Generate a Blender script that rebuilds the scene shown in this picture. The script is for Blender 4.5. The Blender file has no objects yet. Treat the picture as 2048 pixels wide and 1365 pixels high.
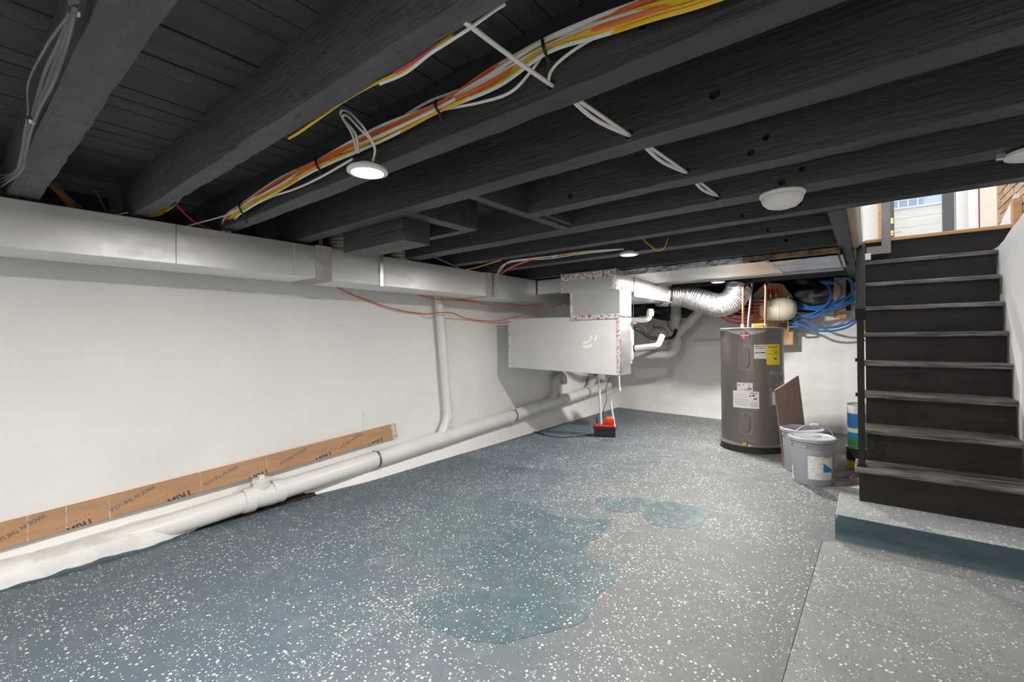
import bpy, bmesh, math, random
from math import sin, cos, pi, radians, sqrt, atan2, asin
from mathutils import Vector, Matrix, noise
random.seed(7)
S = bpy.context.scene
COL = S.collection

# ------------------------------------------------------------------ camera, world, exposure
F, CX, CY = 903.6, 1024.0, 675.66
YAW, ROLL, EYE = radians(38.194), radians(-0.71), 1.2
FW = Vector((-sin(YAW), cos(YAW), 0)); R0 = Vector((cos(YAW), sin(YAW), 0)); UP = Vector((0, 0, 1))
RT = R0*cos(ROLL) + UP*sin(ROLL); UV = UP*cos(ROLL) - R0*sin(ROLL)
cam = bpy.data.cameras.new('camera'); co = bpy.data.objects.new('camera', cam); COL.objects.link(co)
cam.sensor_fit = 'HORIZONTAL'; cam.sensor_width = 36; cam.lens = 36*F/2048; cam.shift_y = -(682.5-CY)/2048
cam.clip_start = 0.02
M = Matrix.Identity(4)
for i in range(3):
    M[i][0] = RT[i]; M[i][1] = UV[i]; M[i][2] = -FW[i]
M[2][3] = EYE
co.matrix_world = M
S.camera = co
W = bpy.data.worlds.new('sky'); S.world = W; W.use_nodes = True
W.node_tree.nodes['Background'].inputs[0].default_value = (0.93, 0.96, 1.0, 1)
W.node_tree.nodes['Background'].inputs[1].default_value = 2.1
S.view_settings.view_transform = 'Standard'; S.view_settings.look = 'None'
S.view_settings.exposure = -0.05; S.view_settings.gamma = 1.0
S.view_settings.use_curve_mapping = False
LAMP_W = 44.0          # power of one ceiling lamp

# survey helpers: a sight line from the tripod met with a known plane of the room
def ray(px, py): return FW + RT*((px-CX)/F) - UV*((py-CY)/F)
def at(px, py, ax, v):
    d = ray(px, py); o = (0, 0, EYE); t = (v-o[ax])/d[ax]
    return Vector((d[0]*t, d[1]*t, EYE+d[2]*t))
def onx(px, py, v): return at(px, py, 0, v)
def ony(px, py, v): return at(px, py, 1, v)
def onz(px, py, v): return at(px, py, 2, v)

# ------------------------------------------------------------------ materials
def mk(name, base, rough=.6, metal=0., c2=None, ns=6., nd=4, stretch=(1, 1, 1), bump=0., bs=None, bstretch=None,
       emit=0., rough2=None, ramp=(.4, .6), c3=None, ns3=40., ramp3=(.62, .68), spec=.5, alpha=1., trans=0.):
    m = bpy.data.materials.new(name); m.use_nodes = True
    n = m.node_tree.nodes; l = m.node_tree.links; p = n['Principled BSDF']
    p.inputs['Base Color'].default_value = (*base, 1); p.inputs['Roughness'].default_value = rough
    p.inputs['Metallic'].default_value = metal
    p.inputs['Specular IOR Level'].default_value = spec
    if alpha < 1: p.inputs['Alpha'].default_value = alpha
    if trans: p.inputs['Transmission Weight'].default_value = trans
    if emit:
        p.inputs['Emission Color'].default_value = (*base, 1); p.inputs['Emission Strength'].default_value = emit
    tc = n.new('ShaderNodeTexCoord')
    def nz(scale, detail, st):
        mp = n.new('ShaderNodeMapping'); mp.inputs['Scale'].default_value = st
        t = n.new('ShaderNodeTexNoise'); t.inputs['Scale'].default_value = scale; t.inputs['Detail'].default_value = detail
        t.inputs['Roughness'].default_value = .6
        l.new(tc.outputs['Object'], mp.inputs[0]); l.new(mp.outputs[0], t.inputs[0]); return t
    col = None
    if c2:
        t = nz(ns, nd, stretch)
        r = n.new('ShaderNodeMapRange'); r.inputs[1].default_value = ramp[0]; r.inputs[2].default_value = ramp[1]
        mx = n.new('ShaderNodeMix'); mx.data_type = 'RGBA'
        mx.inputs[6].default_value = (*base, 1); mx.inputs[7].default_value = (*c2, 1)
        l.new(t.outputs[0], r.inputs[0]); l.new(r.outputs[0], mx.inputs[0]); col = mx.outputs[2]
        if rough2 is not None:
            q = n.new('ShaderNodeMapRange'); q.inputs[3].default_value = rough; q.inputs[4].default_value = rough2
            l.new(r.outputs[0], q.inputs[0]); l.new(q.outputs[0], p.inputs['Roughness'])
    if c3:
        t = nz(ns3, 3, stretch)
        r = n.new('ShaderNodeMapRange'); r.inputs[1].default_value = ramp3[0]; r.inputs[2].default_value = ramp3[1]
        mx = n.new('ShaderNodeMix'); mx.data_type = 'RGBA'
        if col: l.new(col, mx.inputs[6])
        else: mx.inputs[6].default_value = (*base, 1)
        mx.inputs[7].default_value = (*c3, 1)
        l.new(t.outputs[0], r.inputs[0]); l.new(r.outputs[0], mx.inputs[0]); col = mx.outputs[2]
    if col: l.new(col, p.inputs['Base Color'])
    if bump:
        t = nz(bs or ns, 5, bstretch or stretch)
        b = n.new('ShaderNodeBump'); b.inputs['Strength'].default_value = bump; b.inputs['Distance'].default_value = .01
        l.new(t.outputs[0], b.inputs['Height']); l.new(b.outputs[0], p.inputs['Normal'])
    return m

def floor_mat(name, colA, colB, lo, hi, fleck=1.0, rough=.54, zone=False):
    m = bpy.data.materials.new(name); m.use_nodes = True
    n = m.node_tree.nodes; l = m.node_tree.links; p = n['Principled BSDF']
    tc = n.new('ShaderNodeTexCoord')
    def N(t, **k):
        x = n.new(t)
        for a, b in k.items(): setattr(x, a, b)
        return x
    def noise_(scale, detail=4, rough=.6):
        t = N('ShaderNodeTexNoise'); t.inputs['Scale'].default_value = scale; t.inputs['Detail'].default_value = detail
        t.inputs['Roughness'].default_value = rough; l.new(tc.outputs['Object'], t.inputs[0]); return t
    def mr(src, a, b, c=0., d=1.):
        r = N('ShaderNodeMapRange'); l.new(src, r.inputs[0])
        for i, v in enumerate((a, b, c, d)): r.inputs[i+1].default_value = v
        return r.outputs[0]
    def mth(op, a, b):
        x = N('ShaderNodeMath', operation=op)
        for i, v in enumerate((a, b)):
            if isinstance(v, (int, float)): x.inputs[i].default_value = v
            else: l.new(v, x.inputs[i])
        return x.outputs[0]
    def mix(f, a, b):
        x = N('ShaderNodeMix', data_type='RGBA'); l.new(f, x.inputs[0])
        for i, v in ((6, a), (7, b)):
            if isinstance(v, tuple): x.inputs[i].default_value = (*v, 1)
            else: l.new(v, x.inputs[i])
        return x.outputs[2]
    big = noise_(1.1, 5, .62)
    f = mr(big.outputs[0], lo, hi)
    if zone:   # dust and painted-in light grey the stair side, bluer paint along the left wall
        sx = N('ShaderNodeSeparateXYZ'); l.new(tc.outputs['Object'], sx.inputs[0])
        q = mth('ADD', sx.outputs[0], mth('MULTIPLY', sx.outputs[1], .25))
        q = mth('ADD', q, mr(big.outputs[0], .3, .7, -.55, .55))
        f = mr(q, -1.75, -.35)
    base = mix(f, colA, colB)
    mid = noise_(7, 6, .7)
    base = mix(mth('MULTIPLY', mr(mid.outputs[0], .5, .75), .2), base, (.42, .42, .41))
    def flecks(scale, off, rmax, dens, dn):
        mp = N('ShaderNodeMapping'); mp.inputs['Location'].default_value = off; l.new(tc.outputs['Object'], mp.inputs[0])
        nn = N('ShaderNodeTexNoise'); nn.inputs['Scale'].default_value = 55; l.new(mp.outputs[0], nn.inputs[0])
        va = N('ShaderNodeVectorMath', operation='SCALE'); va.inputs['Scale'].default_value = .012; l.new(nn.outputs['Color'], va.inputs[0])
        vb = N('ShaderNodeVectorMath', operation='ADD'); l.new(mp.outputs[0], vb.inputs[0]); l.new(va.outputs[0], vb.inputs[1])
        v = N('ShaderNodeTexVoronoi', voronoi_dimensions='2D'); v.inputs['Scale'].default_value = scale; l.new(vb.outputs[0], v.inputs['Vector'])
        sp = N('ShaderNodeSeparateColor'); l.new(v.outputs['Color'], sp.inputs[0])
        thr = mth('MULTIPLY', sp.outputs[0], rmax)
        a = mth('LESS_THAN', v.outputs['Distance'], thr)
        dnz = noise_(dn, 4, .65)
        b = mth('GREATER_THAN', mr(dnz.outputs[0], .38, .66, 0, dens), sp.outputs[1])
        return mth('MULTIPLY', a, b)
    w1 = flecks(62, (0, 0, 0), .36, .46*fleck, 1.7)
    w2 = flecks(115, (3.3, 1.7, 0), .36, .42*fleck, 2.6)
    d1 = flecks(85, (7.1, 4.2, 0), .3, .30*fleck, 1.3)
    base = mix(mth('MULTIPLY', d1, .8), base, (.035, .05, .065))
    base = mix(mth('MULTIPLY', mth('MAXIMUM', w1, w2), .9), base, (.78, .77, .74))
    l.new(base, p.inputs['Base Color'])
    l.new(mr(mid.outputs[0], .3, .8, rough-.08, rough+.18), p.inputs['Roughness'])
    bz = noise_(26, 6, .65)
    b = N('ShaderNodeBump'); b.inputs['Strength'].default_value = .22; b.inputs['Distance'].default_value = .01
    l.new(bz.outputs[0], b.inputs['Height']); l.new(b.outputs[0], p.inputs['Normal'])
    return m

MT = {}
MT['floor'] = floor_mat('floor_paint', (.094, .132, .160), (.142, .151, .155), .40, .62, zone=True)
MT['floor_r'] = floor_mat('floor_paint_dusty_lightened', (.192, .203, .205), (.25, .253, .249), .38, .6)  # dusty paint, lightened further to make up for weak light on this side
MT['patch'] = floor_mat('fresh_floor_paint', (.080, .122, .140), (.10, .142, .158), .4, .6, .8, .36)
MT['step_paint_lit'] = floor_mat('step_paint_lit', (.22, .245, .25), (.32, .33, .325), .35, .6, .7)  # step top: dust plus grazing light put into a paler paint
MT['dirt'] = mk('brown_dirt', (.045, .03, .02), .95, c2=(.012, .01, .009), ns=14, bump=.8, bs=30)
MT['step_face'] = mk('step_front_paint', (.040, .068, .086), .6, c2=(.058, .090, .108), ns=7, bump=.35, bs=14, stretch=(.5, 1, 2), c3=(.35, .34, .3), ns3=22, ramp3=(.74, .80))
MT['bare'] = mk('bare_dirty_concrete', (.20, .19, .18), .85, c2=(.42, .40, .38), ns=9, bump=.5, bs=20, c3=(.06, .055, .05), ns3=14, ramp3=(.6, .7))
MT['joint'] = mk('joint_dirt', (.10, .10, .10), .9, c2=(.2, .2, .19), ns=9)
MT['plaster'] = mk('white_plaster', (.84, .83, .81), .62, c2=(.79, .782, .768), ns=1.6, bump=.5, bs=8, ramp=(.35, .65))
MT['plinth'] = mk('white_curb', (.84, .83, .81), .6, c2=(.72, .70, .67), ns=5, bump=.8, bs=16, c3=(.30, .26, .2), ns3=13, ramp3=(.73, .80))
MT['black'] = mk('black_painted_wood', (.030, .030, .032), .52, c2=(.052, .052, .055), ns=5, stretch=(.35, 3, 3), bump=.6, bs=26, bstretch=(.35, 3, 3), ramp=(.35, .65), c3=(.012, .012, .013), ns3=16, ramp3=(.68, .74))
MT['black2'] = mk('black_painted_rough_wood', (.060, .060, .062), .6, c2=(.088, .088, .091), ns=7, stretch=(.6, 3, 3), bump=.9, bs=30, bstretch=(.5, 3.5, 3), ramp=(.35, .65), c3=(.012, .012, .013), ns3=18, ramp3=(.66, .72))
MT['plank'] = mk('black_painted_planks', (.040, .040, .042), .6, c2=(.062, .062, .065), ns=6, stretch=(4, .35, 3), bump=.6, bs=30, bstretch=(4, .3, 3))
MT['stair'] = mk('black_stair_paint', (.0105, .0092, .0088), .6, c2=(.016, .0142, .0138), spec=.3, ns=6, stretch=(.5, 3, 2), bump=.35, bs=40, bstretch=(.3, 4, 4))
MT['tread'] = mk('worn_black_tread', (.032, .028, .026), .36, c2=(.24, .21, .19), ns=9, stretch=(.45, 6, 6), bump=.35, bs=40, ramp=(.40, .72), bstretch=(.3, 5, 5))
MT['galv'] = mk('galvanised_steel', (.71, .715, .71), .42, .97, c2=(.63, .64, .64), ns=2.2, rough2=.52, bump=.05, bs=1.6, stretch=(1, 1, 2.2), c3=(.72, .725, .72), ns3=60, ramp3=(.55, .8))
MT['galv_dull'] = mk('dull_galvanised_panel', (.56, .565, .56), .62, .25, c2=(.60, .60, .595), ns=2.5, bump=.05, bs=3)
MT['galv_dark'] = mk('galvanised_seam', (.30, .31, .32), .4, 1.)
MT['mastic'] = mk('grey_mastic', (.36, .33, .30), .8, c2=(.44, .41, .38), ns=20, bump=.5, bs=30)
MT['foil'] = mk('crinkled_foil', (.58, .58, .59), .32, .95, bump=.8, bs=30, c2=(.42, .42, .44), ns=24)
MT['tape'] = mk('printed_foil_tape', (.80, .79, .79), .28, .85, c2=(.55, .08, .10), ns=46, stretch=(1, 1, 1), ramp=(.54, .60), bump=.8, bs=60)
MT['boot'] = mk('grey_duct_boot', (.28, .26, .24), .7, bump=.4, bs=20)
MT['pvc'] = mk('white_pvc', (.80, .785, .76), .38, c2=(.74, .725, .70), ns=4, bump=.04, bs=30)
MT['pvc_old'] = mk('dusty_pvc', (.62, .60, .57), .5, c2=(.52, .50, .47), ns=5)
MT['rubber'] = mk('black_rubber', (.018, .018, .019), .6, bump=.1)
MT['strap'] = mk('grey_metal_strap', (.22, .23, .23), .45, .7)
MT['card'] = mk('brown_cardboard', (.47, .27, .15), .75, c2=(.41, .235, .125), ns=5, stretch=(1, .4, 3), bump=.08, bs=60)
MT['card_end'] = mk('carton_tape', (.40, .27, .17), .35, c2=(.62, .55, .48), ns=30)
MT['ink'] = mk('faded_black_ink', (.055, .050, .055), .8)
MT['ink_p'] = mk('faded_violet_ink', (.12, .085, .09), .8)
MT['heater'] = mk('grey_heater_enamel', (.165, .148, .138), .34, .25, c2=(.18, .162, .15), ns=2)
MT['heater_rim'] = mk('heater_rim', (.22, .20, .185), .32, .4)
MT['silver'] = mk('silver_badge', (.42, .42, .42), .35, .3)
MT['white'] = mk('white_paper', (.78, .77, .76), .5, c2=(.72, .71, .70), ns=8)
MT['print'] = mk('small_print_paper', (.76, .75, .74), .5, c2=(.40, .38, .38), ns=60, stretch=(.5, .5, 3), ramp=(.56, .60))
MT['yellow'] = mk('yellow_label', (.82, .62, .02), .5)
MT['red'] = mk('red_badge', (.42, .03, .05), .4)
MT['pinkprint'] = mk('pale_red_print', (.68, .50, .46), .6)
MT['redprint'] = mk('red_print', (.62, .22, .18), .6)
MT['brass'] = mk('brass', (.62, .40, .14), .3, 1.)
MT['copper'] = mk('copper', (.78, .38, .22), .28, 1., c2=(.66, .30, .18), ns=14)
MT['cream'] = mk('cream_enamel', (.72, .66, .53), .35, c2=(.66, .60, .47), ns=4)
MT['ply'] = mk('raw_pine', (.58, .36, .18), .7, c2=(.48, .28, .13), ns=6, stretch=(5, 5, .6), bump=.1, bs=20)
MT['trimwood'] = mk('oak_trim', (.55, .34, .17), .5, c2=(.45, .27, .12), ns=6, stretch=(.5, 5, 5))
MT['rawwood'] = mk('raw_plaster_edge', (.50, .38, .29), .8, c2=(.38, .28, .2), ns=9, stretch=(1, 1, 3), bump=.3)
MT['pex_b'] = mk('blue_pex', (.035, .17, .50), .35)
MT['pex_r'] = mk('red_pex', (.85, .10, .055), .4)
MT['cab_y'] = mk('yellow_cable', (.72, .47, .03), .42)
MT['cab_w'] = mk('white_cable', (.74, .72, .69), .45)
MT['cab_o'] = mk('orange_cable', (.72, .16, .05), .42)
MT['cab_g'] = mk('grey_cable', (.14, .14, .15), .45)
MT['cab_p'] = mk('pink_cable', (.55, .07, .14), .42)
MT['cab_b'] = mk('black_cable', (.02, .02, .02), .5)
MT['cab_db'] = mk('dark_yellow_cable', (.35, .20, .03), .5)
MT['cab_bl'] = mk('blue_cable', (.06, .12, .30), .45)
MT['plastic'] = mk('white_plastic', (.80, .79, .77), .4)
MT['lamp_body'] = mk('lamp_white_metal', (.78, .77, .75), .4)
MT['lens'] = mk('lamp_lens', (1., .985, .96), .5, emit=14.)
MT['pump_r'] = mk('red_plastic', (.75, .035, .02), .35)
MT['pump_k'] = mk('black_plastic', (.012, .012, .014), .35)
MT['bucket'] = mk('grey_bucket_plastic', (.36, .365, .40), .42, c2=(.33, .335, .365), ns=3, bump=.03)
MT['lid'] = mk('pale_bucket_lid', (.36, .365, .385), .45, c2=(.31, .315, .335), ns=6)
MT['wire'] = mk('steel_wire', (.6, .6, .6), .3, 1.)
MT['blue'] = mk('blue_print', (.02, .22, .55), .5)
MT['orange'] = mk('orange_print', (.80, .38, .06), .5)
MT['green'] = mk('green_print', (.03, .22, .08), .5)
MT['mdf'] = mk('brown_hardboard', (.24, .165, .12), .55, c2=(.20, .135, .10), ns=5, stretch=(4, 4, .6), bump=.08)
MT['paper_k'] = mk('manual_picture', (.03, .02, .024), .3, c2=(.42, .2, .27), ns=22, ramp=(.54, .6))
MT['film'] = mk('clear_plastic_film', (.8, .8, .8), .12, alpha=.14)
MT['tarp'] = mk('black_sheeting', (.012, .012, .013), .35, bump=1., bs=9)
MT['void'] = mk('black_header_paint', (.014, .014, .015), .8)
MT['fibre'] = mk('brown_fibreboard', (.30, .18, .09), .8, c2=(.10, .07, .05), ns=11, bump=.5)
MT['ins'] = mk('white_foil_facing', (.72, .74, .77), .28, .6, c2=(.36, .42, .55), ns=9, stretch=(.5, 4, 4), bump=.6, bs=16)
MT['wallpaint'] = mk('upstairs_white_paint', (.82, .81, .79), .6)
MT['tanpaint'] = mk('upstairs_warm_paint', (.80, .66, .54), .6)
MT['greypaint'] = mk('grey_post_paint', (.18, .168, .158), .45, c2=(.21, .198, .188), ns=8)
MT['doorframe'] = mk('charcoal_door_frame', (.10, .10, .11), .4)
MT['gold'] = mk('gold_hardware', (.80, .60, .22), .3, .8)
MT['glass'] = mk('door_glass', (.95, .97, 1.), .02, alpha=.12)
MT['fence'] = mk('pale_fence_board', (.80, .77, .70), .7, c2=(.72, .69, .62), ns=5, stretch=(.6, 3, 6))
MT['facade'] = mk('pale_blue_facade', (.40, .50, .66), .6)
MT['winblue'] = mk('far_window_glass', (.14, .22, .38), .2)
MT['winbar'] = mk('far_window_bar', (.62, .68, .78), .5)
MT['grass'] = mk('yard_paving', (.40, .38, .35), .9)
MT['woodfloor'] = mk('upstairs_oak_floor', (.50, .31, .16), .4, c2=(.42, .25, .12), ns=5, stretch=(.5, 6, 6))
for k, c in enumerate([(.56, .38, .23), (.50, .32, .19), (.60, .44, .30), (.46, .30, .19)]):
    MT['brick%d' % k] = mk('tan_brick_%d' % k, c, .85, c2=tuple(v*.8 for v in c), ns=14, bump=.4, bs=30)
MT['mortar'] = mk('brick_mortar', (.44, .36, .28), .9, bump=.3, bs=30)

# ------------------------------------------------------------------ mesh helpers
class MB:
    def __init__(s): s.bm = bmesh.new()
    def box(s, x0, x1, y0, y1, z0, z1, bev=0., mat=None):
        sx, sy, sz = x1-x0, y1-y0, z1-z0
        r = bmesh.ops.create_cube(s.bm, size=1., matrix=Matrix.Translation(((x0+x1)/2, (y0+y1)/2, (z0+z1)/2)) @ Matrix.Diagonal((sx, sy, sz, 1)))
        s._post(r['verts'], bev, mat); return s
    def obox(s, c, size, rot, bev=0.):
        r = bmesh.ops.create_cube(s.bm, size=1., matrix=Matrix.Translation(c) @ rot.to_4x4() @ Matrix.Diagonal((*size, 1)))
        s._post(r['verts'], bev, None); return s
    def _post(s, vs, bev, mat):
        if mat is not None:
            for v in vs: v.co = mat @ v.co
        if bev:
            es = {e for v in vs for e in v.link_edges}
            bmesh.ops.bevel(s.bm, geom=list(es), offset=bev, segments=2, profile=.6, affect='EDGES')
    def tube(s, pts, r, seg=8, rad=None, cap=True):
        pts = [Vector(p) for p in pts]; n = len(pts); rings = []
        t0 = (pts[1]-pts[0]).normalized()
        nrm = t0.orthogonal().normalized()
        for i, p in enumerate(pts):
            t = (pts[min(i+1, n-1)]-pts[max(i-1, 0)]).normalized()
            nrm = (nrm - t*nrm.dot(t))
            nrm = nrm.normalized() if nrm.length > 1e-6 else t.orthogonal().normalized()
            b = t.cross(nrm); rr = rad[i] if rad else r
            rings.append([s.bm.verts.new(p + (nrm*cos(2*pi*k/seg) + b*sin(2*pi*k/seg))*rr) for k in range(seg)])
        for a, b in zip(rings, rings[1:]):
            for k in range(seg): s.bm.faces.new((a[k], a[(k+1) % seg], b[(k+1) % seg], b[k]))
        if cap:
            s.bm.faces.new(list(reversed(rings[0]))); s.bm.faces.new(rings[-1])
        return s
    def cyl(s, p0, p1, r, seg=24, r1=None):
        return s.tube([p0, p1], r, seg, rad=[r, r if r1 is None else r1])
    def lathe(s, prof, M=Matrix.Identity(4), seg=40):
        rings = []
        for r, z in prof:
            if r < 1e-6: rings.append([s.bm.verts.new(M @ Vector((0, 0, z)))])
            else: rings.append([s.bm.verts.new(M @ Vector((r*cos(2*pi*k/seg), r*sin(2*pi*k/seg), z))) for k in range(seg)])
        for a, b in zip(rings, rings[1:]):
            for k in range(seg):
                k2 = (k+1) % seg
                if len(a) == 1 and len(b) == 1: continue
                if len(a) == 1: s.bm.faces.new((a[0], b[k2], b[k]))
                elif len(b) == 1: s.bm.faces.new((a[k], a[k2], b[0]))
                else: s.bm.faces.new((a[k], a[k2], b[k2], b[k]))
        return s
    def prism(s, poly, d):
        a = [s.bm.verts.new(Vector(p)) for p in poly]; b = [s.bm.verts.new(Vector(p)+Vector(d)) for p in poly]
        s.bm.faces.new(a); s.bm.faces.new(list(reversed(b)))
        for k in range(len(a)):
            k2 = (k+1) % len(a); s.bm.faces.new((a[k2], a[k], b[k], b[k2]))
        return s
    def grid(s, fn, nu, nv):
        g = [[s.bm.verts.new(fn(u/nu, v/nv)) for v in range(nv+1)] for u in range(nu+1)]
        for i in range(nu):
            for j in range(nv): s.bm.faces.new((g[i][j], g[i+1][j], g[i+1][j+1], g[i][j+1]))
        return s

def obj(name, mb, mat, parent=None, smooth=False, loc=None, fix=True):
    if isinstance(mb, MB):
        bm = mb.bm
        if fix: bmesh.ops.recalc_face_normals(bm, faces=bm.faces)
        me = bpy.data.meshes.new(name); bm.to_mesh(me); bm.free()
    else: me = mb
    if not me.materials: me.materials.append(MT[mat] if isinstance(mat, str) else mat)
    if smooth:
        me.polygons.foreach_set('use_smooth', [True]*len(me.polygons))
        me.set_sharp_from_angle(angle=radians(40))
    o = bpy.data.objects.new(name, me); COL.objects.link(o)
    if loc is not None: o.location = loc
    if parent is not None:
        o.parent = parent
        p = parent; off = Vector((0, 0, 0))
        while p is not None: off += p.location; p = p.parent
        o.location = Vector(o.location) - off
    return o
def tag(o, label, cat, group=None, kind=None):
    o['label'] = label; o['category'] = cat
    if group: o['group'] = group
    if kind: o['kind'] = kind
    return o
def thing(name, label, cat, loc, group=None):
    o = bpy.data.objects.new(name, None); COL.objects.link(o); o.location = loc; o.empty_display_size = .05
    return tag(o, label, cat, group)
def struct(o): o['kind'] = 'structure'; return o
def spl(pts, n=8):
    pts = [Vector(p) for p in pts]; out = []
    P = [pts[0]*2-pts[1]] + pts + [pts[-1]*2-pts[-2]]
    for i in range(1, len(P)-2):
        a, b, c, d = P[i-1:i+3]
        for k in range(n):
            t = k/n
            out.append(.5*((2*b) + (c-a)*t + (2*a-5*b+4*c-d)*t*t + (3*b-3*c+d-a)*t**3))
    out.append(pts[-1]); return out
def fillet(pts, r, n=5):
    pts = [Vector(p) for p in pts]; out = [pts[0]]
    for a, b, c in zip(pts, pts[1:], pts[2:]):
        u = (a-b); v = (c-b); rr = min(r, u.length*.49, v.length*.49)
        p0 = b+u.normalized()*rr; p1 = b+v.normalized()*rr
        for k in range(n+1):
            t = k/n; out.append(p0*(1-t)**2 + b*2*t*(1-t) + p1*t*t)
    out.append(pts[-1]); return out
def text(name, body, size, M4, mat, parent, depth=.0008, bold=0.):
    cu = bpy.data.curves.new(name, 'FONT'); cu.body = body; cu.size = size; cu.extrude = depth; cu.offset = bold
    cu.align_x = 'CENTER'; cu.align_y = 'CENTER'; cu.resolution_u = 3
    t = bpy.data.objects.new(name, cu); COL.objects.link(t)
    dg = bpy.context.evaluated_depsgraph_get()
    me = bpy.data.meshes.new_from_object(t.evaluated_get(dg)); bpy.data.objects.remove(t); bpy.data.curves.remove(cu)
    me.transform(M4); me.name = name
    return me
def cable(name, pts, r, mat, label, group=None, cat='cable', seg=6, n=8):
    o = obj(name, MB().tube(spl(pts, n), r, seg), mat, smooth=True)
    return tag(o, label, cat, group)

# ------------------------------------------------------------------ setting: heights and lines
ZB, ZP, ZL = 1.84, 2.035, 2.055        # joist bottoms, plank undersides, upstairs floor
XW = -3.455                             # left wall face
def yback(x): return 6.68 - .13*x      # back wall runs a little askew
XT = -.13                              # trimmer beside the stairwell
YO = 2.88                              # start of the stair opening

# ---- floor
fl = struct(obj('floor', MB().box(-3.7, 1.7, -1.9, 7.4, -.12, -.004), 'joint'))
xj = -.262
def slab(poly, mat):
    o = obj('concrete_slab', MB().prism([(x, y, -.012) for x, y in poly], (0, 0, .012)), mat, fl); return o
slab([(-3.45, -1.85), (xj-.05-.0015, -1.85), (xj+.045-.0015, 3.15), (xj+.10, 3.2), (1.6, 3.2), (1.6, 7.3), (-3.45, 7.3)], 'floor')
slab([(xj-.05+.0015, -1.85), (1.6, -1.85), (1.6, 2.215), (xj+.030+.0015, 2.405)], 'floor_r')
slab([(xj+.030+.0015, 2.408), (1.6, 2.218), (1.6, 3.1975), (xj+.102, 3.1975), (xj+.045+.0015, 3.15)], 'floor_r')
def blob(pix, name, mat, z, amp=.02, sub=9):
    P = [onz(px, py, 0) for px, py in pix]; Q = []
    n = len(P)
    for i in range(n):
        a, b, c, d = P[i-1], P[i], P[(i+1) % n], P[(i+2) % n]
        for k in range(sub):
            t = k/sub
            q = .5*((2*b) + (c-a)*t + (2*a-5*b+4*c-d)*t*t + (3*b-3*c+d-a)*t**3)
            j = noise.noise_vector(q*5)*amp*1.6 + noise.noise_vector(q*19)*amp*.7
            Q.append((q.x+j.x, q.y+j.y, z-.0008))
    return obj(name, MB().prism(Q, (0, 0, .0011)), mat, fl)
blob([(740, 1070), (850, 1030), (940, 993), (1020, 1000), (1110, 1033), (1170, 1042), (1225, 1036), (1210, 1065), (1165, 1110), (1225, 1130), (1232, 1160), (1195, 1190), (1165, 1240), (1080, 1265), (985, 1284), (900, 1275), (832, 1232), (835, 1200), (880, 1178), (940, 1168), (905, 1150), (845, 1112), (790, 1090)], 'paint_patch', 'patch', .0012)
blob([(1192, 1000), (1230, 996), (1300, 1000), (1290, 1018), (1255, 1026), (1205, 1018)], 'paint_patch', 'patch', .0012, .012)
blob([(1295, 1005), (1380, 1012), (1420, 1030), (1370, 1060), (1300, 1045), (1280, 1022)], 'paint_patch', 'patch', .0011, .02)
blob([(1640, 965), (1665, 940), (1690, 905), (1705, 870), (1740, 880), (1745, 960), (1730, 1000), (1690, 1000), (1665, 990)], 'bare_patch', 'bare', .001, .03)

# ---- painted concrete step under the stairs
st = thing('concrete_step', 'low painted concrete step under the black staircase', 'step', (.6, 3.5, 0))
def stepface(u, v):
    x = -.16 + u*1.9; z = v*.142
    yy = 3.233 + .010*noise.noise(Vector((x*3, z*6, 1))) + .02*(1-v)*noise.noise(Vector((x*2.1, 5, 0)))
    if u == 0: yy += .01
    return Vector((x, yy-.012*(v < .01), z))
obj('step_front', MB().grid(stepface, 40, 6), 'step_face', st, True)
obj('step_top', MB().box(-.158, 1.6, 3.24, 3.69, .0, .1435, .006), 'step_paint_lit', st)

# ---- left wall: uneven plaster, with a broken mortar curb at its foot
def leftwall(u, v):
    y = -1.9 + u*9.3; z = v*1.825
    d = .016*noise.noise(Vector((y*.9, z*1.1, 0))) + .006*noise.noise(Vector((y*4, z*4, 3))) + .0022*noise.noise(Vector((y*15, z*15, 3)))
    if z < .20: d += (.06+.075*max(0., min(1., (y-1.55)/.7)))*(1-z/.20)**1.25
    return Vector((XW+d, y, z))
wl = struct(obj('wall_left', MB().grid(leftwall, 230, 60), 'plaster', smooth=True))
obj('wall_core', MB().box(-3.70, -3.49, -1.9, 7.4, 0, 1.825), 'plaster', wl)
obj('black_sill', MB().box(-3.70, -3.44, -1.9, 7.4, 1.826, ZP), 'void', wl)
def cfront(y):
    a_ = max(0., min(1., (y-.1)/.35)); b_ = max(0., min(1., (y-.72)/.45)); b_ = b_*b_*(3-2*b_)
    return -3.318+.038*a_-.123*b_
def curb(u, v):
    y = -1.9 + u*3.05
    k = max(0., min(1., (1.28-y)/.35)); k = k*k*(3-2*k)
    c_ = cfront(y)
    prof = [(c_, 0.), (c_-.002, .055), (c_-.018, .10), (min(c_-.05, -3.36), .120), (-3.410, .126), (-3.43, .127), (-3.455, .128), (-3.49, .129)]
    px_, pz_ = prof[min(7, int(round(v*7)))]
    x = px_; z = pz_*(.3+.7*k)*(.80+.24*min(1, max(0, y+.2)/.9))
    nn = noise.noise(Vector((y*5, v*4, 2)))*.006 + noise.noise(Vector((y*19, v*9, 7)))*.003
    cut = .06*max(0, noise.noise(Vector((y*4.2+4, 9, 1))))*(1 if y < .3 else .15)
    return Vector((x+nn-cut*.5, y, max(0, z+(nn-cut*.4)*(1 if v > .1 else 0))))
obj('mortar_curb', MB().grid(curb, 150, 7), 'plinth', wl, True)
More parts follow.
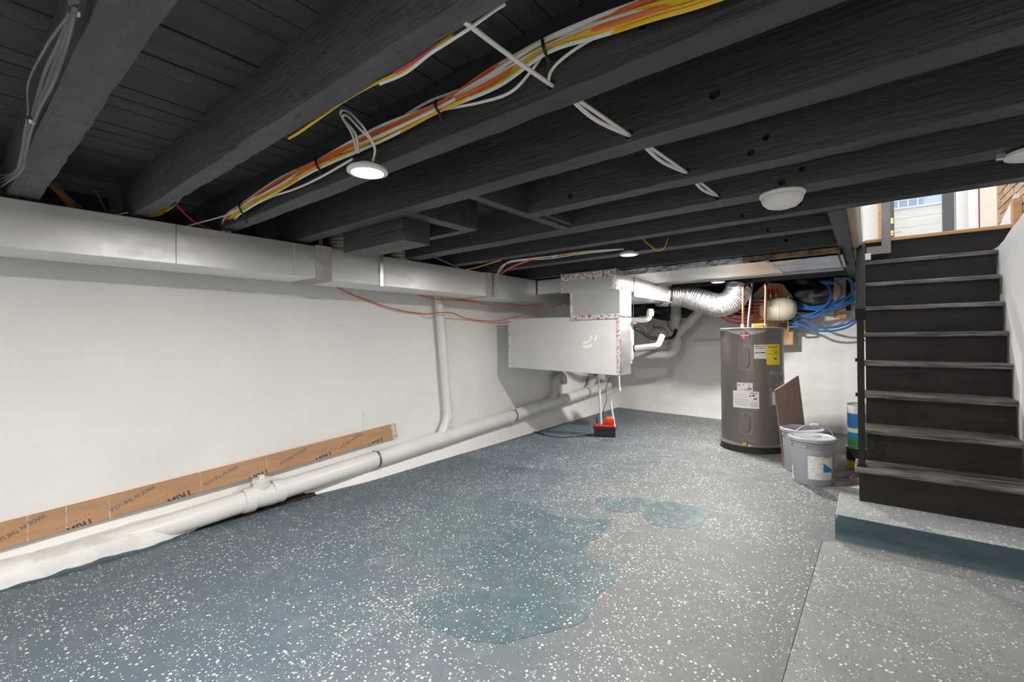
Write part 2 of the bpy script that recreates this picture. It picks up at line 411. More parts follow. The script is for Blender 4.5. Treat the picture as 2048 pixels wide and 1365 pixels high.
def drip(u, v):   # blue floor paint run up the foot of the curb
    y = -.8 + u*1.75
    base = cfront(y)-.008
    h = .012+.026*max(0, noise.noise(Vector((y*2.6, 3, 8)))+.25)+.01*noise.noise(Vector((y*14, 3, 8)))
    return Vector((base+.016-.010*v*v, y, max(0.0005, h*v)))
obj('dirt_gap', MB().grid(lambda u, v: Vector((-3.345-.06*v, .85+u*.95, .0012+.035*v*v+.008*noise.noise(Vector((u*22, v*4, 3)))*(v > 0))), 50, 4), 'dirt', wl, True)
obj('paint_edge', MB().grid(drip, 110, 3), 'step_face', wl, True)

# ---- back wall, right walls
def backwall(u, v):
    x = -3.6 + u*5.1; z = v*1.80
    d = .02*noise.noise(Vector((x*.9, z*1.3, 7))) + .008*noise.noise(Vector((x*5, z*5, 9))) + .003*noise.noise(Vector((x*16, z*16, 9)))
    if z < .12: d += .025*(1-z/.12)
    return Vector((x, yback(x)-d, z))
wb = struct(obj('wall_back', MB().grid(backwall, 120, 50), 'plaster', smooth=True))
obj('wall_core', MB().prism([(-3.6, yback(-3.6)+.04, 0), (1.6, yback(1.6)+.04, 0), (1.6, 7.6, 0), (-3.6, 7.6, 0)], (0, 0, 1.80)), 'plaster', wb)
obj('black_sill', MB().prism([(-3.6, yback(-3.6)+.0, 1.801), (1.6, yback(1.6)+.0, 1.801), (1.6, 7.6, 1.801), (-3.6, 7.6, 1.801)], (0, 0, ZP-1.801)), 'void', wb)
def stairwall(u, v):
    y = 3.3 + u*3.3; z = v*1.862
    x = .69 + max(0, min(1, (y-3.75)/1.35))*.115
    d = .008*noise.noise(Vector((y*2, z*2, 4))) + .003*noise.noise(Vector((y*9, z*9, 4)))
    return Vector((x-d, y, z))
wr = struct(obj('wall_right', MB().grid(stairwall, 60, 40), 'plaster', smooth=True))
obj('wall_core', MB().prism([(.70, 3.3, 0), (.83, 5.1, 0), (.83, 6.7, 0), (1.7, 6.7, 0), (1.7, 3.3, 0)], (0, 0, 1.860)), 'plaster', wr)
obj('wall_return', MB().box(1.55, 1.75, -1.9, 3.32, 0, 2.3), 'plaster', wr)
struct(obj('wall_front', MB().box(-3.6, 1.75, -2.1, -1.9, 0, 2.3), 'plaster'))

# ---- ceiling: black planks over joists
ce = struct(obj('ceiling', MB().box(-3.62, 1.75, -2.1, YO-.02, ZP+.024, ZP+.05).box(-3.62, XT, YO-.02, 7.6, ZP+.024, ZP+.05), 'void'))
pw = .0905
pl_short = None
i = 0; x = -3.45
while x < 1.6:
    y1 = YO-.01 if x+pw > XT+.02 else 7.0
    dz = random.uniform(0, .006)
    o = obj('plank', MB().box(x+.0022, x+pw-.0022, -1.9, y1, ZP+dz, ZP+.026, .0015), 'plank', ce)
    x += pw
def joist(y0, y1, x0=-3.42, x1=1.6, mat='black', z0=ZB, wav=.004, holes=(), seed=0, h=None):
    n = max(2, int((x1-x0)/.07))
    bm = MB()
    zt = h or ZP+.002
    prof = [(y0, z0), (y1, z0), (y1, zt), (y0, zt)]
    rings = []
    for k in range(n+1):
        xx = x0+(x1-x0)*k/n; ring = []
        for j, (yy, zz) in enumerate(prof):
            if j < 2:
                yy += wav*1.1*noise.noise(Vector((xx*2.3, j*5+seed, 1))) + wav*.6*noise.noise(Vector((xx*11, j*5+seed, 1)))
                zz += wav*.9*noise.noise(Vector((xx*1.9, j*7+seed, 4))) + wav*.7*noise.noise(Vector((xx*13, j*7+seed, 4)))
            ring.append(bm.bm.verts.new((xx, yy, zz)))
        rings.append(ring)
    for a, b in zip(rings, rings[1:]):
        for k in range(4): bm.bm.faces.new((a[k], a[(k+1) % 4], b[(k+1) % 4], b[k]))
    bm.bm.faces.new(rings[0]); bm.bm.faces.new(list(reversed(rings[-1])))
    o = obj('joist', bm, mat, ce)
    if holes:
        cut = MB()
        for hx, hz, hr in holes: cut.cyl((hx, y0-.05, hz), (hx, y1+.05, hz), hr, 14)
        c = obj('cutter', cut, 'void')
        md = o.modifiers.new('b', 'BOOLEAN'); md.operation = 'DIFFERENCE'; md.object = c; md.solver = 'EXACT'
        dg = bpy.context.evaluated_depsgraph_get(); me = bpy.data.meshes.new_from_object(o.evaluated_get(dg))
        o.modifiers.clear(); o.data = me; bpy.data.objects.remove(c)
    return o
def hp(px, py, y): p = ony(px, py, y); return (p.x, p.z)
joist(.19, .283, mat='black2', wav=.007, seed=1)
joist(.614, .677, mat='black2', wav=.010, seed=2)
joist(1.005, 1.083, wav=.006, seed=3, holes=[(-.65, 1.868, .013), (*hp(1285, 45, 1.0), .014)])
joist(1.415, 1.507, wav=.005, seed=4, holes=[(-.612, 1.866, .015), (*hp(1428, 187, 1.41), .016)])
joist(1.89, 1.98, x0=-1.372, wav=.007, seed=5, holes=[(-.573, 1.866, .015), (*hp(1502, 305, 1.89), .014), (*hp(1532, 274, 1.89), .013), (*hp(1140, 392, 1.89), .014)])
joist(2.30, 2.43, wav=.004, seed=6, holes=[(-.556, 1.86, .015), (*hp(1564, 365, 2.3), .014), (*hp(1604, 338, 2.3), .012)])
joist(2.785, 2.88, wav=.003, seed=7, holes=[(*hp(1487, 430, 2.785), .015), (*hp(1603, 408, 2.785), .012)])
joist(3.27, 3.39, x1=XT, wav=.003, seed=8, holes=[(*hp(1538, 460, 3.27), .015)])
joist(3.99, 4.07, x1=XT, wav=.003, seed=9, holes=[(*hp(1572, 481, 3.99), .013)])
joist(4.98, 5.07, x0=-1.80, x1=XT, wav=.003, seed=10, z0=1.80)
joist(5.52, 5.60, x1=XT, wav=.003, seed=11)
joist(6.1, 6.18, x1=XT, wav=.003, seed=12)
joist(-.36, -.27, wav=.005, seed=13); joist(-.82, -.74, wav=.005, seed=14); joist(-1.3, -1.22, wav=.005, seed=15)
# blocking between the joists
obj('blocking', MB().box(-1.425, -1.372, 1.507, 2.30, ZB-.002, ZP, .003), 'black', ce)
obj('blocking', MB().box(-1.372, -1.34, 1.98, 2.30, ZB+.012, ZP, .003), 'black', ce)
obj('blocking', MB().box(-1.90, -1.81, 1.507, 1.99, ZB, ZP, .004), 'black', ce)
obj('nailer_block', MB().box(-2.55, -1.965, 1.56, 1.75, 1.735, ZP, .004), 'black', ce)
obj('joist', MB().box(-3.42, -1.90, 1.93, 1.99, ZB, ZP, .002), 'black', ce)
# trimmer beside the stairwell with raw edge above
obj('trimmer', MB().box(XT-.03, XT+.045, YO, 5.3, ZB-.005, ZP, .003), 'black', ce)
obj('trimmer', MB().box(XT-.03, XT+.045, 5.3, 7.0, ZB-.005, ZP, .003), 'black', ce)

# ------------------------------------------------------------------ staircase
sc_ = thing('staircase', 'steep black painted wooden staircase with worn tread edges', 'stairs', (.35, 3.6, .143))
Y1, RUN, Z1, RISE = 3.56, .216, .360, .211
def wallx(y): return .69 + max(0, min(1, (y-3.75)/1.35))*.115
for k in range(9):
    yn, zt = Y1+k*RUN, Z1+k*RISE
    yr = yn+.026; zr0 = .143 if k == 0 else Z1+(k-1)*RISE-.02
    xl = -.05 if k == 0 else -.012
    xr = wallx(yn)-.002
    obj('riser', MB().box(xl, (xr if k < 8 else .97)-.006, yr, yr+.02, zr0, zt-.034 if k < 8 else ZL-.03, .001), 'stair', sc_)
    if k < 8:
        xl2 = -.072 if k == 0 else -.03
        obj('tread', MB().box(xl2, xr, yn, yn+RUN+.045, zt-.035, zt, .010), 'tread', sc_)
for x0 in (.02, .58):
    obj('stringer', MB().prism([(x0, 3.63, .1445), (x0, 3.695, .1445), (x0, 3.695, 0), (x0, 3.85, 0), (x0, 5.5, 1.68), (x0, 5.5, 1.93), (x0, 3.65, .148)], (.035, 0, 0)), 'stair', sc_)

# post and handrail at the open side
rl = thing('stair_handrail', 'thin black post and sloping rail at the open side of the stairs', 'handrail', (-.035, 3.62, .36))
obj('post', MB().box(-.053, -.017, 3.592, 3.628, .361, 1.40, .003), 'stair', rl)
obj('foot_plate', MB().box(-.060, -.010, 3.585, 3.635, .3605, .370, .002), 'stair', rl)
for z in (.80, 1.02): obj('bolt', MB().box(-.064, -.052, 3.60, 3.62, z, z+.022, .003), 'stair', rl)
d = Vector((0, 1.02, .585)).normalized(); ang = atan2(d.z, d.y)
obj('rail', MB().obox(Vector((-.034, 4.02, 1.60)), (.052, 1.14, .085), Matrix.Rotation(ang, 3, 'X'), .005), 'stair', rl)

# ------------------------------------------------------------------ upstairs: landing, door, brick wall, outdoors
up = struct(obj('floor', MB().box(XT-3.2, 1.9, 5.31, 9.0, ZL-.06, ZL-.02), 'void'))
up.name = 'floor_upstairs'
yy = 5.42
while yy < 8.2:
    obj('floor_plank', MB().box(-1.2, 1.2, yy+.001, yy+.088, ZL-.02, ZL, .001), 'woodfloor', up); yy += .09
tr = struct(obj('trim_1', MB().box(-.012, .985, 5.28, 5.42, ZL-.03, ZL+.001, .009), 'trimwood'))
w2 = struct(obj('wall_upstairs', MB().box(-1.6, .13, 8.0, 8.15, ZL, 4.6).box(.13, 1.4, 8.0, 8.15, 3.9, 4.6).box(.90, 1.10, 8.0, 8.15, ZL, 3.9), 'wallpaint'))
obj('wall_panel', MB().box(1.10, 1.30, 7.9, 8.15, ZL, 4.6), 'tanpaint', w2)
obj('wall_panel', MB().box(1.0, 1.09, 7.93, 7.999, ZL, 4.4, .003), 'wallpaint', w2)
obj('door_casing', MB().box(.13, .19, 7.94, 7.999, ZL, 3.9, .003), 'trimwood', w2)
# stairwell side wall upstairs: raw edge and white board
sw = struct(obj('trim_2', MB().box(XT+.046, XT+.083, YO+.03, 5.26, 1.862, 2.2, .002), 'rawwood'))
obj('white_board', MB().box(XT+.0835, XT+.108, YO+.05, 5.28, 1.88, 2.25, .002), 'wallpaint', sw)
obj('white_end', MB().box(-.02, .03, 5.05, 5.27, 1.845, 1.90, .004), 'wallpaint', sw)
nw = thing('newel_post', 'grey square newel post with foot rail at the stairhead', 'post', (.10, 5.2, 1.90))
obj('post', MB().box(.106, .170, 5.20, 5.262, 1.905, 3.1, .003), 'greypaint', nw)
obj('foot_rail', MB().box(.0, .170, 5.19, 5.20, 1.905, 1.975, .002), 'greypaint', nw)
dr = struct(obj('door_1', MB().box(.253, .30, 8.02, 8.07, ZL, 3.8, .003).box(.775, .885, 8.02, 8.07, ZL, 3.8, .003).box(.30, .775, 8.02, 8.07, 3.65, 3.8, .003).box(.30, .775, 8.02, 8.07, ZL, ZL+.03, .003), 'doorframe'))
obj('pane', MB().box(.30, .775, 8.043, 8.049, ZL+.03, 3.65), 'glass', dr)
obj('lock_plate', MB().box(.262, .292, 8.012, 8.02, 2.68, 2.76, .003), 'gold', dr)
obj('door_handle', MB().box(.262, .292, 8.012, 8.02, 2.52, 2.59, .003).cyl((.277, 7.99, 2.555), (.37, 7.99, 2.56), .008, 10).cyl((.277, 8.02, 2.555), (.277, 7.985, 2.555), .008, 10), 'gold', dr)
br = struct(obj('wall_brick', MB().box(1.0, 1.3, 4.2, 6.37, 1.872, 4.3), 'mortar'))
bmeshes = []
for k in range(4):
    b = MB().box(-.018, .02, .0, .195, 0, .058, .004)
    me = bpy.data.meshes.new('brick'); b.bm.to_mesh(me); b.bm.free(); me.materials.append(MT['brick%d' % k]); bmeshes.append(me)
for r in range(16):
    z = 1.884 + r*.068; y = 4.3 + (r % 2)*.103
    while y < 6.15:
        o = bpy.data.objects.new('brick', random.choice(bmeshes)); COL.objects.link(o); o.parent = br
        o.location = (1.0+random.uniform(-.003, .004), y, z); y += .206
cap = tag(obj('skirting_board', MB().prism([(.985, 5.45, ZL), (.985, 6.35, ZL), (.985, 5.45, ZL+.27)], (-.03, 0, 0)), 'wallpaint'), 'white triangular skirting piece against the brick wall', 'skirting')
obj('wood_cap', MB().box(.93, .982, 5.36, 5.44, ZL, ZL+.215, .003), 'trimwood', cap)
yd = struct(obj('ground', MB().box(-8, 10, 8.2, 30, 1.7, 1.9), 'grass'))
fe = thing('board_fence', 'pale horizontal board fence seen through the glass door', 'fence', (.6, 10, 1.9))
for k in range(9):
    obj('board', MB().box(-1.5, 3.5, 10.0, 10.025, 1.90+k*.152, 1.90+k*.152+.147, .003), 'fence', fe)
obj('cap_rail', MB().box(-1.5, 3.5, 9.97, 10.06, 1.90+9*.152, 1.93+9*.152, .004), 'fence', fe)
bd = thing('far_building', 'pale blue building with barred windows behind the fence', 'building', (1.5, 15, 1.9))
obj('wall', MB().box(-5, 9, 15, 15.3, 1.9, 9), 'facade', bd)
for k, x0 in enumerate((-.6, .35, 1.55, 2.7)):
    wn = obj('window', MB().box(x0, x0+.75, 14.93, 14.999, 2.6, 5.6, .01), 'winblue', bd)
    g = MB()
    for q in range(4): g.box(x0+.1+q*.18, x0+.125+q*.18, 14.915, 14.93, 2.6, 5.6)
    for q in range(8): g.box(x0, x0+.75, 14.912, 14.93, 2.7+q*.36, 2.725+q*.36)
    obj('window_bars', g, 'winbar', wn)

# ------------------------------------------------------------------ ceiling lamps
def lamp(x, y, z, label, r=.07, pw_=1.):
    t = thing('ceiling_lamp', label, 'lamp', (x, y, z), 'round ceiling lamps')
    Mx = Matrix.Translation((x, y, z))
    obj('trim_ring', MB().lathe([(r*.76, 0), (r*.8, -.004), (r, .0), (r*1.01, .006), (r*.96, .012), (r*.6, .014), (r*.6, .006), (r*.76, .003)], Mx, 36), 'lamp_body', t, True)
    obj('lens', MB().lathe([(0, -.0035), (r*.5, -.003), (r*.76, .001), (r*.76, .003), (0, .003)], Mx, 32), 'lens', t, True)
    obj('housing', MB().lathe([(r*.62, .012), (r*.60, .022), (r*.5, .028), (0, .029)], Mx, 28), 'lamp_body', t, True)
    L = bpy.data.lights.new('lamp_light', 'AREA'); L.shape = 'DISK'; L.size = r*1.3; L.energy = LAMP_W*pw_; L.color = (1., .965, .92); L.spread = pi
    lo = bpy.data.objects.new('lamp_light', L); COL.objects.link(lo); lo.parent = t; lo.location = (0, 0, -.006)
    return t
L1 = onz(735, 345, 1.79)
t1 = lamp(L1.x, L1.y, 1.79, 'round lit ceiling lamp nearest the camera with looped white cable')
L2 = onz(1258, 510, 1.80)
lamp(L2.x, L2.y, 1.80, 'round lit ceiling lamp above the sheet-metal plenum', pw_=.95)
L3 = onz(1436, 565, 1.768)
lamp(L3.x, L3.y, 1.768, 'round lit ceiling lamp farthest away, left of the water heater', pw_=1.55)
lamp(-1.4, -1.05, 1.80, 'round fill lamp added unseen behind the camera')  # added out of view to light the left wall evenly
lamp(.75, -1.05, 1.80, 'round fill lamp added unseen behind the camera on the right', pw_=.9)  # second added lamp, unseen, as fill for the left wall
for k_, nm_ in ((0, 'outer'), (1, 'inner')):
    o_ = k_*7
    cable('lamp_cable', [ony(714+o_*.5, 306, .93), ony(704+o_, 268, .90), ony(683+o_*.6, 232+o_, .87), ony(684+o_*.6, 221+o_*1.3, .86), ony(700-o_*.2, 226+o_*1.3, .87), ony(725-o_*.4, 252+o_*1.2, .89), ony(742, 280, .92), ony(750, 300, .94), ony(746, 322, .955)], .0042, 'cab_w', '%s of the two white cables looped above the nearest ceiling lamp' % nm_, 'lamp cable loop')

# dome fixture and unlit disc
D = ony(1564, 404, 2.36)
df = thing('dome_light', 'unlit white dome fixture under a black joist', 'fixture', (D.x, 2.365, ZB))
Mx = Matrix.Translation((D.x, 2.365, ZB))
obj('base_ring', MB().lathe([(0, 0), (.088, 0), (.092, -.006), (.090, -.016), (.080, -.020), (0, -.020)], Mx, 40), 'plastic', df, True)
obj('dome', MB().lathe([(.084, -.020), (.084, -.028), (.078, -.045), (.060, -.062), (.035, -.070), (0, -.072)], Mx, 40), 'plastic', df, True)
dl = thing('disc_light', 'unlit white disc fixture at the right edge below a joist', 'fixture', (.50, 2.37, ZB))
Mx = Matrix.Translation((.475, 2.37, ZB-.03))
obj('disc', MB().lathe([(0, 0), (.07, 0), (.085, .006), (.083, .018), (.03, .022), (0, .022)], Mx, 40), 'plastic', dl, True)
obj('clip', MB().box(.37, .395, 2.36, 2.38, ZB-.022, ZB, .002), 'wire', dl)

# ------------------------------------------------------------------ trunk duct along the left wall
du = thing('trunk_duct', 'long galvanised sheet-metal trunk duct along the left wall', 'duct', (-3.04, 1.5, 1.6))
XF, XBK = -2.87, -3.20
yj1 = onx(648, 525, XF).y; yj2 = onx(762, 540, XF).y; yj3 = onx(982, 570, XF).y
def ductbox(y0, y1, zb, zt, xf=XF):
    def f(a, b, nrm): pass
    m = MB().box(XBK, xf, y0, y1, zb, zt, .003)
    bmesh.ops.subdivide_edges(m.bm, edges=[e for e in m.bm.edges if e.calc_length() > .3], cuts=24, use_grid_fill=True)
    for v in m.bm.verts:
        e = min(v.co.z-zb, zt-v.co.z)
        v.co.x += .004*noise.noise(Vector((v.co.y*2.2, v.co.z*7, 3)))*(1 if v.co.x > -3 else 0)
    return m
for k, (a, b, zb, zt) in enumerate([(-1.9, yj1, 1.612, 1.824), (yj1, yj2, 1.604, 1.826), (yj2, yj3, 1.602, 1.828), (yj3, 4.85, 1.592, 1.830)]):
    obj('duct_section', ductbox(a+.001, b-.001, zb, zt), 'galv', du)
for yy, w_, m_ in ((yj1, .055, 'mastic'), (yj3-.03, .04, 'mastic'), (yj3+.075, .04, 'mastic')):
    obj('mastic_band', MB().box(XBK-.002, XF+.006, yy-w_, yy+w_, 1.597, 1.8315, .003), m_, du)
obj('drive_cleat', MB().box(XBK-.003, XF+.009, yj1-.008, yj1+.004, 1.596, 1.833, .002), 'mastic', du)
obj('drive_cleat', MB().box(XBK-.003, XF+.009, yj3+.01, yj3+.035, 1.594, 1.835, .002), 'galv_dark', du)
obj('standing_seam', MB().box(XF-.02, XF+.012, yj2-.018, yj2+.014, 1.597, 1.865, .002), 'wire', du)
yv = onx(352, 480, XF).y
obj('seam', MB().box(XF, XF+.005, yv-.0015, yv+.0015, 1.613, 1.822), 'galv_dark', du)
yv = onx(589, 540, XF).y
obj('seam', MB().box(XF, XF+.0055, yv-.0015, yv+.0015, 1.613, 1.822), 'galv_dull', du)
obj('hanger_strap', MB().box(XF-.06, XF-.03, yj1-.02, yj1+.01, 1.83, ZB+.05, .001).obox(Vector((XF-.03, yj1-.005, ZB+.005)), (.09, .02, .004), Matrix.Rotation(.4, 3, 'Y')), 'wire', du)
def boot(px, py, label):
    c = onx(px, py, -2.96)
    t = thing('duct_boot', label, 'duct boot', (c.x, c.y, 1.83))
    prof = []
    for q in range(9): prof += [(.086 if q % 2 else .080, q*.012)]
    obj('collar', MB().lathe([(.08, 0)]+prof+[(.075, .20), (0, .20)], Matrix.Translation((c.x, c.y, 1.829)), 28), 'boot', t, True)
boot(683, 495, 'round grey boot rising from trunk duct beside the mastic joint')
boot(796, 520, 'round grey boot rising from trunk duct behind the standing seam')

# ------------------------------------------------------------------ air handler with plenum
YF = 3.98
pBL = ony(1015, 735, YF); pBR = ony(1237, 752, YF); pTL = ony(1020, 638, YF); pTR = ony(1240, 632, YF)
bx0, bx1, bz0, bz1 = (pBL.x+pTL.x)/2, (pBR.x+pTR.x)/2, (pBL.z+pBR.z)/2-.003, (pTL.z+pTR.z)/2
ah = thing('air_handler', 'hanging sheet-metal air handler box with red-printed foil tape', 'air handler', ((bx0+bx1)/2, YF+.12, bz0))
def skewbox(x0, x1, y0, y1, zl0, zr0, zl1, zr1):
    m = MB(); v = [m.bm.verts.new(p) for p in [(x0, y0, zl0), (x1, y0, zr0), (x1, y1, zr0), (x0, y1, zl0), (x0, y0, zl1), (x1, y0, zr1), (x1, y1, zr1), (x0, y1, zl1)]]
    for f in ((0, 1, 5, 4), (1, 2, 6, 5), (2, 3, 7, 6), (3, 0, 4, 7), (0, 3, 2, 1), (4, 5, 6, 7)): m.bm.faces.new([v[i] for i in f])
    bmesh.ops.bevel(m.bm, geom=list(m.bm.edges), offset=.003, segments=1, affect='EDGES')
    return m
obj('return_box', skewbox(bx0, bx1, YF, YF+.24, pBL.z, pBR.z, pTL.z, pTR.z), 'galv_dull', ah)
obj('side_panel', skewbox(bx1+.0005, bx1+.003, YF+.004, YF+.25, pBR.z, pBR.z+.004, pTR.z, pTR.z), 'galv', ah)
obj('cabinet', MB().box(bx0+.12, -2.28, YF+.25, 5.35, bz0+.02, bz1+.02, .004), 'galv_dull', ah)
uTL, uBL, uTR, uBR = ony(1123, 546, YF-.06), ony(1122, 591, YF-.06), ony(1230, 537, YF-.06), ony(1224, 584, YF-.06)
mL, mR = ony(1141, 600, YF-.01), ony(1238, 600, YF-.01)
ux0, ux1, uz0, uz1 = (uTL.x+uBL.x)/2, (uTR.x+uBR.x)/2+.02, 1.645, ZB-.004
obj('neck', MB().box(mL.x, mR.x+.01, YF-.012, YF+.25, bz1-.012, uz0+.002, .003), 'galv', ah)
obj('plenum', MB().box(ux0, ux1, YF-.06, YF+.36, uz0, uz1, .003), 'galv', ah)
obj('transition', MB().box(ux0-.42, ux0+.02, YF+.12, YF+.36, uz0+.03, uz1-.01, .003), 'galv', ah)
# foil tape along the edges
T = .0035
obj('foil_tape', MB().box(bx0-.004, bx0+.028, YF-T, YF, pBL.z, pTL.z, .001), 'tape', ah)
obj('foil_tape', MB().box(bx1-.030, bx1+.005, YF-T, YF, pBR.z, pTR.z+.005, .001), 'tape', ah)
obj('foil_tape', MB().box(bx1+.003, bx1+.006, YF-T, YF+.03, pBR.z, pTR.z+.005, .001), 'tape', ah)
obj('foil_tape', MB().box(mL.x, bx1+.006, YF-.016, YF-.012, bz1-.035, bz1+.012, .001), 'tape', ah)
obj('foil_tape', MB().box(bx1-.02, bx1+.01, YF+.01, YF+.235, bz1-.02, bz1+.03, .002), 'tape', ah)
obj('foil_tape', MB().box(mL.x-.003, mL.x+.018, YF-.0165, YF-.012, bz1, uz0, .001), 'tape', ah)
obj('foil_tape', MB().box(ux0-.004, ux0+.016, YF-.064, YF-.06, uz0, uz1, .001), 'tape', ah)
obj('foil_tape', MB().box(ux1-.028, ux1+.004, YF-.065, YF-.06, uz0-.005, uz1+.003, .001), 'tape', ah)
obj('foil_tape', MB().box(ux1+.001, ux1+.005, YF-.062, YF-.01, uz0-.005, uz1+.003, .001), 'tape', ah)
def crink(u, v):
    return Vector((ux0+u*(ux1-ux0), YF-.062-.006*v*abs(noise.noise(Vector((u*14, v*5, 2)))), uz1-.012-.062*(1-v)*(1+.25*noise.noise(Vector((u*9, 0, 1))))))
obj('foil_tape', MB().grid(crink, 40, 6), 'tape', ah)
obj('foil_tape', MB().box(ux1-.012, ux1+.0055, YF+.06, YF+.20, uz0-.012, uz0+.035, .002), 'tape', ah)
# scuff where coating rubbed off: bright painted smear on the front panel
def smear(pts, w):
    P = [ony(x, y, YF-.001) for x, y in pts]; P = spl(P, 6)
    m = MB()
    for a, b in zip(P, P[1:]):
        d = (b-a).normalized(); n_ = Vector((-d.z, 0, d.x))*w
        m.bm.faces.new([m.bm.verts.new(q+Vector((0, -.0006, 0))) for q in (a-n_, b-n_, b+n_, a+n_)])
    return m
obj('paint_smear', smear([(1166, 686), (1174, 685), (1180, 680), (1183, 671)], .009), 'white', ah)
obj('paint_smear', smear([(1166, 694), (1176, 694), (1184, 690)], .013), 'white', ah)
obj('paint_smear', smear([(1189, 680), (1191, 675), (1190, 671)], .016), 'white', ah)

# supply duct to the right of the plenum (face toward the stairs)
rd = thing('supply_duct', 'short galvanised duct leaving the plenum toward the flexible duct', 'duct', (-1.9, 4.6, 1.62))
yE = onx(1342, 580, ux1).y
obj('duct_body', skewbox(ux0+.1, ux1-.003, YF+.361, yE, 1.60, 1.60, 1.832, 1.832), 'galv', rd)
obj('end_collar', MB().box(ux1-.16, ux1+.012, yE-.02, yE+.004, 1.59, 1.82, .003), 'tape', rd)
obj('cross_seam', MB().box(ux1-.004, ux1+.003, YF+.36, YF+.38, 1.598, 1.81, .001), 'galv_dark', rd)
# panned return duct below the joists
pd = thing('ceiling_duct', 'wide flat galvanised duct under the joists above the water heater', 'duct', (-1.0, 4.5, 1.78))
def pan(u, v):
    return Vector((ux1+.005+u*(-.62-ux1), 4.10+v*.86, 1.79-.012*v+.006*noise.noise(Vector((u*6, v*3, 5)))))
obj('pan_sheet', MB().grid(pan, 40, 14), 'galv', pd, True)
def lip(u, v):
    return Vector((ux1+.0+u*(-.75-ux1), 4.095-.008*abs(noise.noise(Vector((u*14, v*2, 5)))), 1.785+v*.052))
obj('crumpled_flange', MB().grid(lip, 60, 3), 'foil', pd, True)
def pan2(u, v):
    return Vector((-.64+u*.50, 4.16+v*.78, 1.786+.004*sin(v*26)+.008*noise.noise(Vector((u*5, v*9, 1)))))
obj('foil_facing', MB().grid(pan2, 20, 30), 'ins', pd, True)
obj('fibre_edge', MB().box(-.80, XT-.03, 4.085, 4.17, 1.80, 1.836, .004), 'fibre', pd)
obj('fibre_edge', MB().box(-.17, XT-.028, 4.17, 4.95, 1.775, 1.836, .004), 'fibre', pd)
obj('back_flange', MB().box(ux1, XT-.03, 4.955, 4.975, 1.76, 1.81, .002), 'galv_dark', pd)
# flexible silver duct
fx = thing('flexible_duct', 'silver foil flexible duct sagging toward the water heater', 'duct', (-1.3, 5.0, 1.5))
fp = spl([(ux1-.15, yE-.02, 1.70), (ux1-.08, yE+.06, 1.70), ony(1368, 592, yE+.17), ony(1402, 602, yE+.22), ony(1434, 611, yE+.24), ony(1456, 606, yE+.26), ony(1470, 594, yE+.30), ony(1477, 578, yE+.36)], 22)
rads = [.136+.006*(k % 3 == 0)+.006*noise.noise(Vector((k*.25, 0, 0))) for k in range(len(fp))]
obj('flex_sleeve', MB().tube(fp, .1, 28, rad=rads), 'foil', fx, True)
obj('strap_band', MB().tube([fp[24], fp[27]], .146, 28), 'rubber', fx, True)
obj('foil_tape', MB().tube(fp[10:24], .145, 28), 'tape', fx, True)
cable('hanger_wire', [onx(1268, 560, ux1+.02), onx(1267, 600, ux1+.02), onx(1266, 660, ux1+.02)], .003, 'wire', 'thin hanger wire dropping beside the air handler', cat='wire')

# ------------------------------------------------------------------ sewer pipe and other PVC
XP, RP = -3.365, .071
def pz(y): return .0985+.0540*(y-1.26)
sp = thing('drain_pipe', 'long white PVC drain pipe along the foot of the left wall', 'pipe', (XP, 3, .1))
obj('pipe_run', MB().tube([(XP-.075, .22, .02), (XP-.04, .42, pz(.42)-.018), (XP-.014, .62, pz(.62)-.004)]+[(XP, .82+k*.4, pz(.82+k*.4)) for k in range(16)], RP, 28), 'pvc', sp, True)
def coup(y, w_, r=.078, name='coupling', m='pvc'):
    obj(name, MB().lathe([(RP, -w_), (r, -w_), (r+.002, -w_+.006), (r+.002, w_-.006), (r, w_), (RP, w_)], Matrix.Translation((XP, y, pz(y))) @ Matrix.Rotation(-pi/2, 4, 'X') @ Matrix.Rotation(-.05, 4, 'X'), 30), m, sp, True)
yc = onx(522, 985, XP).y
coup(yc-.085, .035, .080); coup(yc+.11, .04, .080); coup(yc+.01, .08, .0745, 'tee_body')
cz = pz(yc)
co_ = obj('cleanout_hub', MB().lathe([(.045, .03), (.052, .06), (.056, .085), (.056, .112), (.0, .112)], Matrix.Translation((XP+.006, yc, cz)), 28), 'pvc', sp, True)
obj('cleanout_cap', MB().lathe([(.060, .110), (.060, .124), (.054, .128), (0, .128)], Matrix.Translation((XP+.006, yc, cz)), 8).box(XP-.012, XP+.024, yc-.018, yc+.018, cz+.126, cz+.150, .004), 'pvc', co_, False)
for px, py in ((885, 880), (1020, 832)): coup(onx(px, py, XP).y, .03, .0755)
for px, py in ((752, 920), (1026, 830), (1172, 783)):
    y = onx(px, py, XP).y
    obj('clamp', MB().lathe([(RP+.001, -.009), (RP+.006, -.009), (RP+.006, .009), (RP+.001, .009)], Matrix.Translation((XP, y, pz(y))) @ Matrix.Rotation(-pi/2, 4, 'X'), 28), 'strap', sp, True)
    obj('clamp_lug', MB().box(XP+.0, XP+.016, y-.01, y+.01, pz(y)+RP, pz(y)+RP+.026, .003), 'pvc', sp)
for px, py in ((1100, 803), (1128, 793), (1148, 786)): coup(onx(px, py, XP).y, .02, .0745)
# vertical riser on the wall
ra, rb = onx(876, 585, -3.39), onx(896, 835, -3.39)
rs = thing('vent_pipe', 'white PVC pipe rising up the left wall into the duct shadow', 'pipe', rb)
rb2 = onx(882, 872, XP)
obj('pipe_run', MB().tube(fillet([ra+Vector((0, -.02, .25)), ra, rb, Vector((XP, rb2.y, pz(rb2.y)+.03))], .08, 6), .043, 22), 'pvc', rs, True)
obj('elbow', MB().tube([rb+Vector((0, -.004, .05)), rb+Vector((0, 0, -.005))], .048, 22), 'pvc', rs, True)
